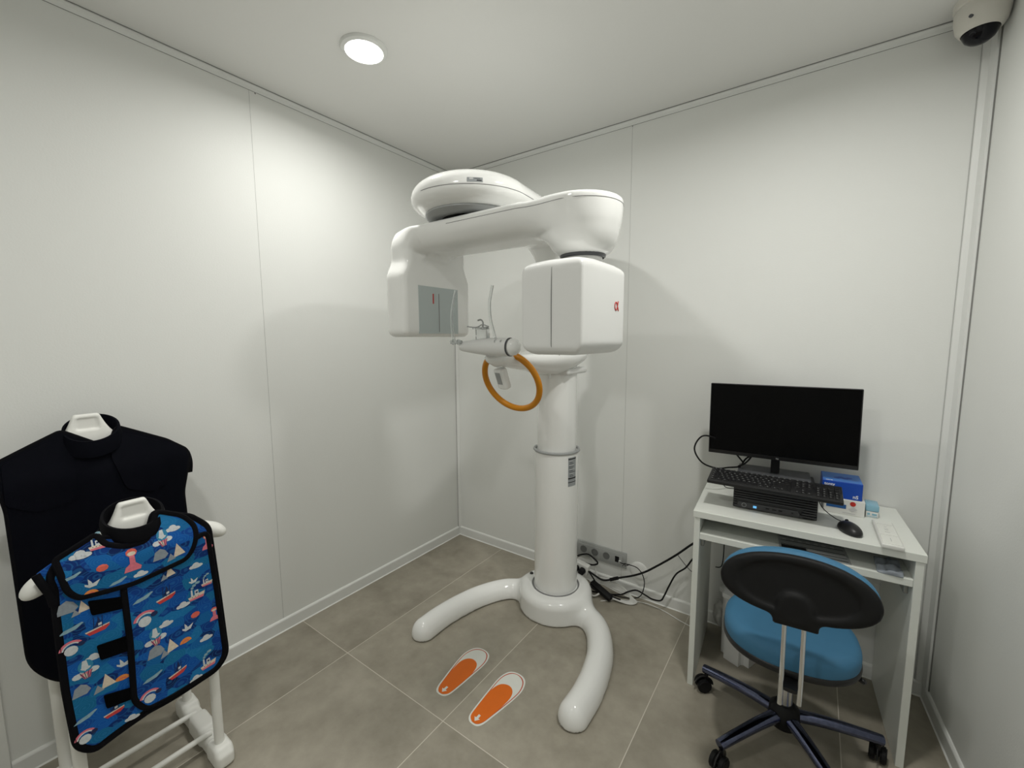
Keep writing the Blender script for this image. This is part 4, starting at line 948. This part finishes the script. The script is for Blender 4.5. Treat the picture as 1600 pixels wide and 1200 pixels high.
# printed motifs, laid on the panels
UN = .00138
def motif(kind, px, py, surf, s=1.0):
    cy_, cz_ = ray_x(px, py, KX)
    def poly(pts, m, lift=0):
        bm = bmesh.new()
        P = [(cy_+a*UN*s, cz_-b*UN*s) for a,b in pts]
        cloth(bm, P, lambda y,z: surf(y,z)+.0007+lift*.0002, 0, step=.01, back=False); G.append((bm, m))
    def blob(cs, m, lift=0, n=9):
        for (a,b,r1,r2) in cs: poly([(a+r1*math.cos(2*PI*i/n),b+r2*math.sin(2*PI*i/n)) for i in range(n)], m, lift)
    def arc(cx_,cy__,r0,r1,a0,a1,m,lift=0,n=9):
        A_ = [math.radians(a0+(a1-a0)*i/n) for i in range(n+1)]
        poly([(cx_+r1*math.cos(a),cy__-r1*math.sin(a)) for a in A_]+[(cx_+r0*math.cos(a),cy__-r0*math.sin(a)) for a in reversed(A_)], m, lift)
    if kind == 'cloud': blob([(-7,2,6,4),(0,-1,7,6),(7,2,7,4),(2,4,9,3)], 'pw')
    elif kind == 'streak': poly([(-16,6),(-8,-1),(2,-3),(16,-8),(19,-6),(8,3),(-6,6)], 'plight')
    elif kind == 'balloon':
        blob([(-12,10,8,6),(-2,8,9,7),(10,6,9,6)], 'pw'); blob([(0,-6,11,13)], 'pteal', 1, 14)
        poly([(-4,-18),(2,-18),(4,-4),(-1,4),(-6,-4)], 'pw', 2); arc(0,-6,4,8,200,340,'pw',2)
        poly([(-9,8),(9,4),(5,19),(-3,20)], 'ppink', 2); poly([(-5,9),(0,8),(2,18),(-1,19)], 'pcream', 3)
        for a in (-9,-3,3,8): poly([(a,5),(a+1.1,5),(a*.3+1,19),(a*.3,19)], 'pnavy', 4)
    elif kind == 'sails':
        poly([(-1,-18),(14,9),(-8,12)], 'pcream'); poly([(-13,0),(-4,14),(-20,17)], 'pgrey', 1)
    elif kind == 'rock': poly([(-15,14),(-10,-6),(0,-12),(9,-6),(15,6),(8,14)], 'pgrey')
    elif kind == 'sun': arc(0,6,0,12,10,170,'porange'); arc(0,6,5,7,20,160,'pcoral',1)
    elif kind == 'redsun': blob([(0,0,9,7)], 'pcoral'); 
    elif kind == 'rainbow':
        arc(0,12,18,23,40,170,'ppink',1); arc(0,12,15,18,40,170,'pw',1); blob([(-2,14,12,12)], 'pw', 0, 12); blob([(16,4,7,6)], 'pnavy', 2)
    elif kind == 'boat':
        poly([(-18,2),(16,-4),(17,0),(10,7),(-12,10)], 'pred'); poly([(-18,1),(17,-5),(17,-3),(-17,4)], 'pcream', 1)
        for a in (-6,0,6): poly([(a,-1),(a+1,-1),(a+2,-24),(a+1,-24)], 'pnavy', 1)
        poly([(-5,-3),(6,-5),(3,-22)], 'pnavy', 1); poly([(1,-10),(6,-11),(6,-6),(1,-5)], 'pw', 2)
    elif kind == 'ship':
        poly([(-17,2),(16,-2),(13,10),(-14,10)], 'pcream'); poly([(-15,7),(14,5),(12,11),(-13,11)], 'ppink', 1)
        poly([(-4,-10),(3,-11),(4,1),(-4,2)], 'pw', 1); poly([(-2,-7),(2,-7),(2,-3),(-2,-3)], 'pnavy', 2)
        poly([(-11,-14),(-8,-14),(-7,2),(-11,2)], 'pw', 1); blob([(-8,-18,3,3),(-4,-23,4,3),(3,-27,5,3)], 'plight', 1)
        for a in (-9,-3,3): blob([(a,4,1,1)], 'pnavy', 2, 6)
    elif kind == 'gull': poly([(-10,0),(-5,3),(-5,-9),(-1,-3),(1,2),(12,-3),(6,8),(-4,9),(-10,4)], 'pw')
    elif kind == 'coral':
        blob([(0,-16,9,8)], 'pcoral'); blob([(0,-14,7,4)], 'pcream', 1)
        poly([(-4,-10),(4,-10),(5,6),(14,16),(12,22),(-14,22),(-11,12),(-4,6)], 'ppink', 1)
G = []
mats_ = ['pw','pcream','pred','ppink','porange','pcoral','pteal','pgrey','pnavy','plight']
def flush(name, target_parent):
    global G
    out = bmesh.new()
    for bm_, m in G:
        join(out, bm_, mats_.index(m))
    G = []
    for x in mats_: target_parent.data.materials.append(M[x])
    for f in out.faces: f.material_index += 1
    base_ = bmesh.new(); base_.from_mesh(target_parent.data); tmp = bpy.data.meshes.new('tmp'); out.to_mesh(tmp); base_.from_mesh(tmp)
    base_.to_mesh(target_parent.data); base_.free(); out.free(); bpy.data.meshes.remove(tmp)
for a in (('rock',104,948),('sails',128,948,.8),('boat',152,980),('streak',109,984),('rainbow',112,1008,.8),('balloon',134,1045),('rock',127,1078,.9),('sails',166,1064),('sun',190,1056,1),('gull',191,1032),('cloud',146,1025),('boat',178,1110,.9),('streak',132,1122),('cloud',205,1118,.9),('rainbow',134,1146,.75),
          ):
    motif(a[0],a[1],a[2],lambda y,z: kxf(y,z)+.0012, a[3] if len(a) > 3 else 1)
flush('', bodyp)
for a in (('streak',219,932),('boat',257,930),('ship',306,927),('cloud',284,943),('rainbow',224,958,.9),('redsun',304,959),('gull',291,977),('cloud',256,971),('balloon',240,990),('rock',240,1012),('sails',264,1006),('sun',288,998),('cloud',321,995),('coral',334,958,.7),('ship',325,1034),('boat',275,1046),('streak',234,1054),('cloud',304,1057),('rainbow',232,1078,.8),('cloud',304,882),('ship',322,908,.7),('coral',322,845,.8),('sails',262,892,.8),('gull',300,905,.8)):
    motif(a[0],a[1],a[2],kf2, a[3] if len(a) > 3 else 1)
flush('', flapp)
for a in (('cloud',124,866,1.2),('ship',152,850,.8),('coral',203,872),('redsun',157,884),('gull',141,907),('sun',140,922,.9),('balloon',251,838,.9),('cloud',268,824),('rock',247,862,.9),('sails',274,858),('cloud',216,892,.9),('streak',108,900,.8),('streak',180,905,.8)):
    motif(a[0],a[1],a[2],kf3, a[3] if len(a) > 3 else 1)
flush('', yokep)

# --- black vest
VX = .232
vxf = lambda y,z: VX + .012*math.cos((y+1.93)*8) - .035*max(0,(z-1.03)/.12) + .004*math.sin(y*30+z*3)
ves = thing('black_lead_apron', 'black adult protective apron with stand-up collar hanging on the back of the rack', 'apron', (VX-.03,-1.93,.41))
V2 = lambda pts: [ray_x(a,b,VX) for a,b in pts]
vb = rnd([(-4,726,6),(70,690),(98,676),(170,700),(186,668),(262,688,6),(292,702,8),(296,712,6),(286,768),(296,850),(310,1050,20),(84,1062,30),(46,1040,26),(10,800),(3,780)], 8)
bm = B(); cloth(bm, V2(vb), vxf, .012); obj('front_panel', bm, 'navy', ves)
bm = B(); binding(bm, V2(vb), vxf, .006); obj('binding', bm, 'bind', ves)
vl = rnd([(2,726),(74,692),(98,686),(104,700,8),(120,760),(196,780),(262,768,20),(264,716,20),(254,690),(186,672),(176,700),(140,712),(108,700)], 8)
bm = B(); cloth(bm, V2(rnd([(188,676),(254,690,6),(263,730,20),(258,756,14),(236,768,14),(196,762),(172,712)],8)), lambda y,z: vxf(y,z)+.005, .004); obj('chest_flap', bm, 'navy', ves)
bm = B(); cloth(bm, V2(rnd([(2,728),(76,694,6),(98,690),(116,712),(120,780),(60,800),(8,792)],8)), lambda y,z: vxf(y,z)+.003, .003); obj('shoulder_panel', bm, 'navy', ves)
collar(ves, .196, -1.936, 1.142, .050, .064, .036, .026, 'navy', .006)
bm = B(); cloth(bm, [(-2.13,1.07),(-2.0,1.13),(-1.86,1.13),(-1.69,1.05),(-1.70,.6),(-2.12,.6)], lambda y,z: .145, .006); obj('back_panel', bm, 'bind', ves)
# shoulder strap bridging front and back at the right
bm = B()
for yy in (-1.700,):
    tube(bm, [(.222,yy-.006,.96),(.226,yy-.004,1.00),(.205,yy-.004,1.032),(.175,yy-.004,1.036),(.148,yy-.004,1.02),(.145,yy-.004,.95)], (.003,.022), flat=(0,0,0) if False else None, seg=10)
obj('shoulder_strap', bm, 'bind', ves)
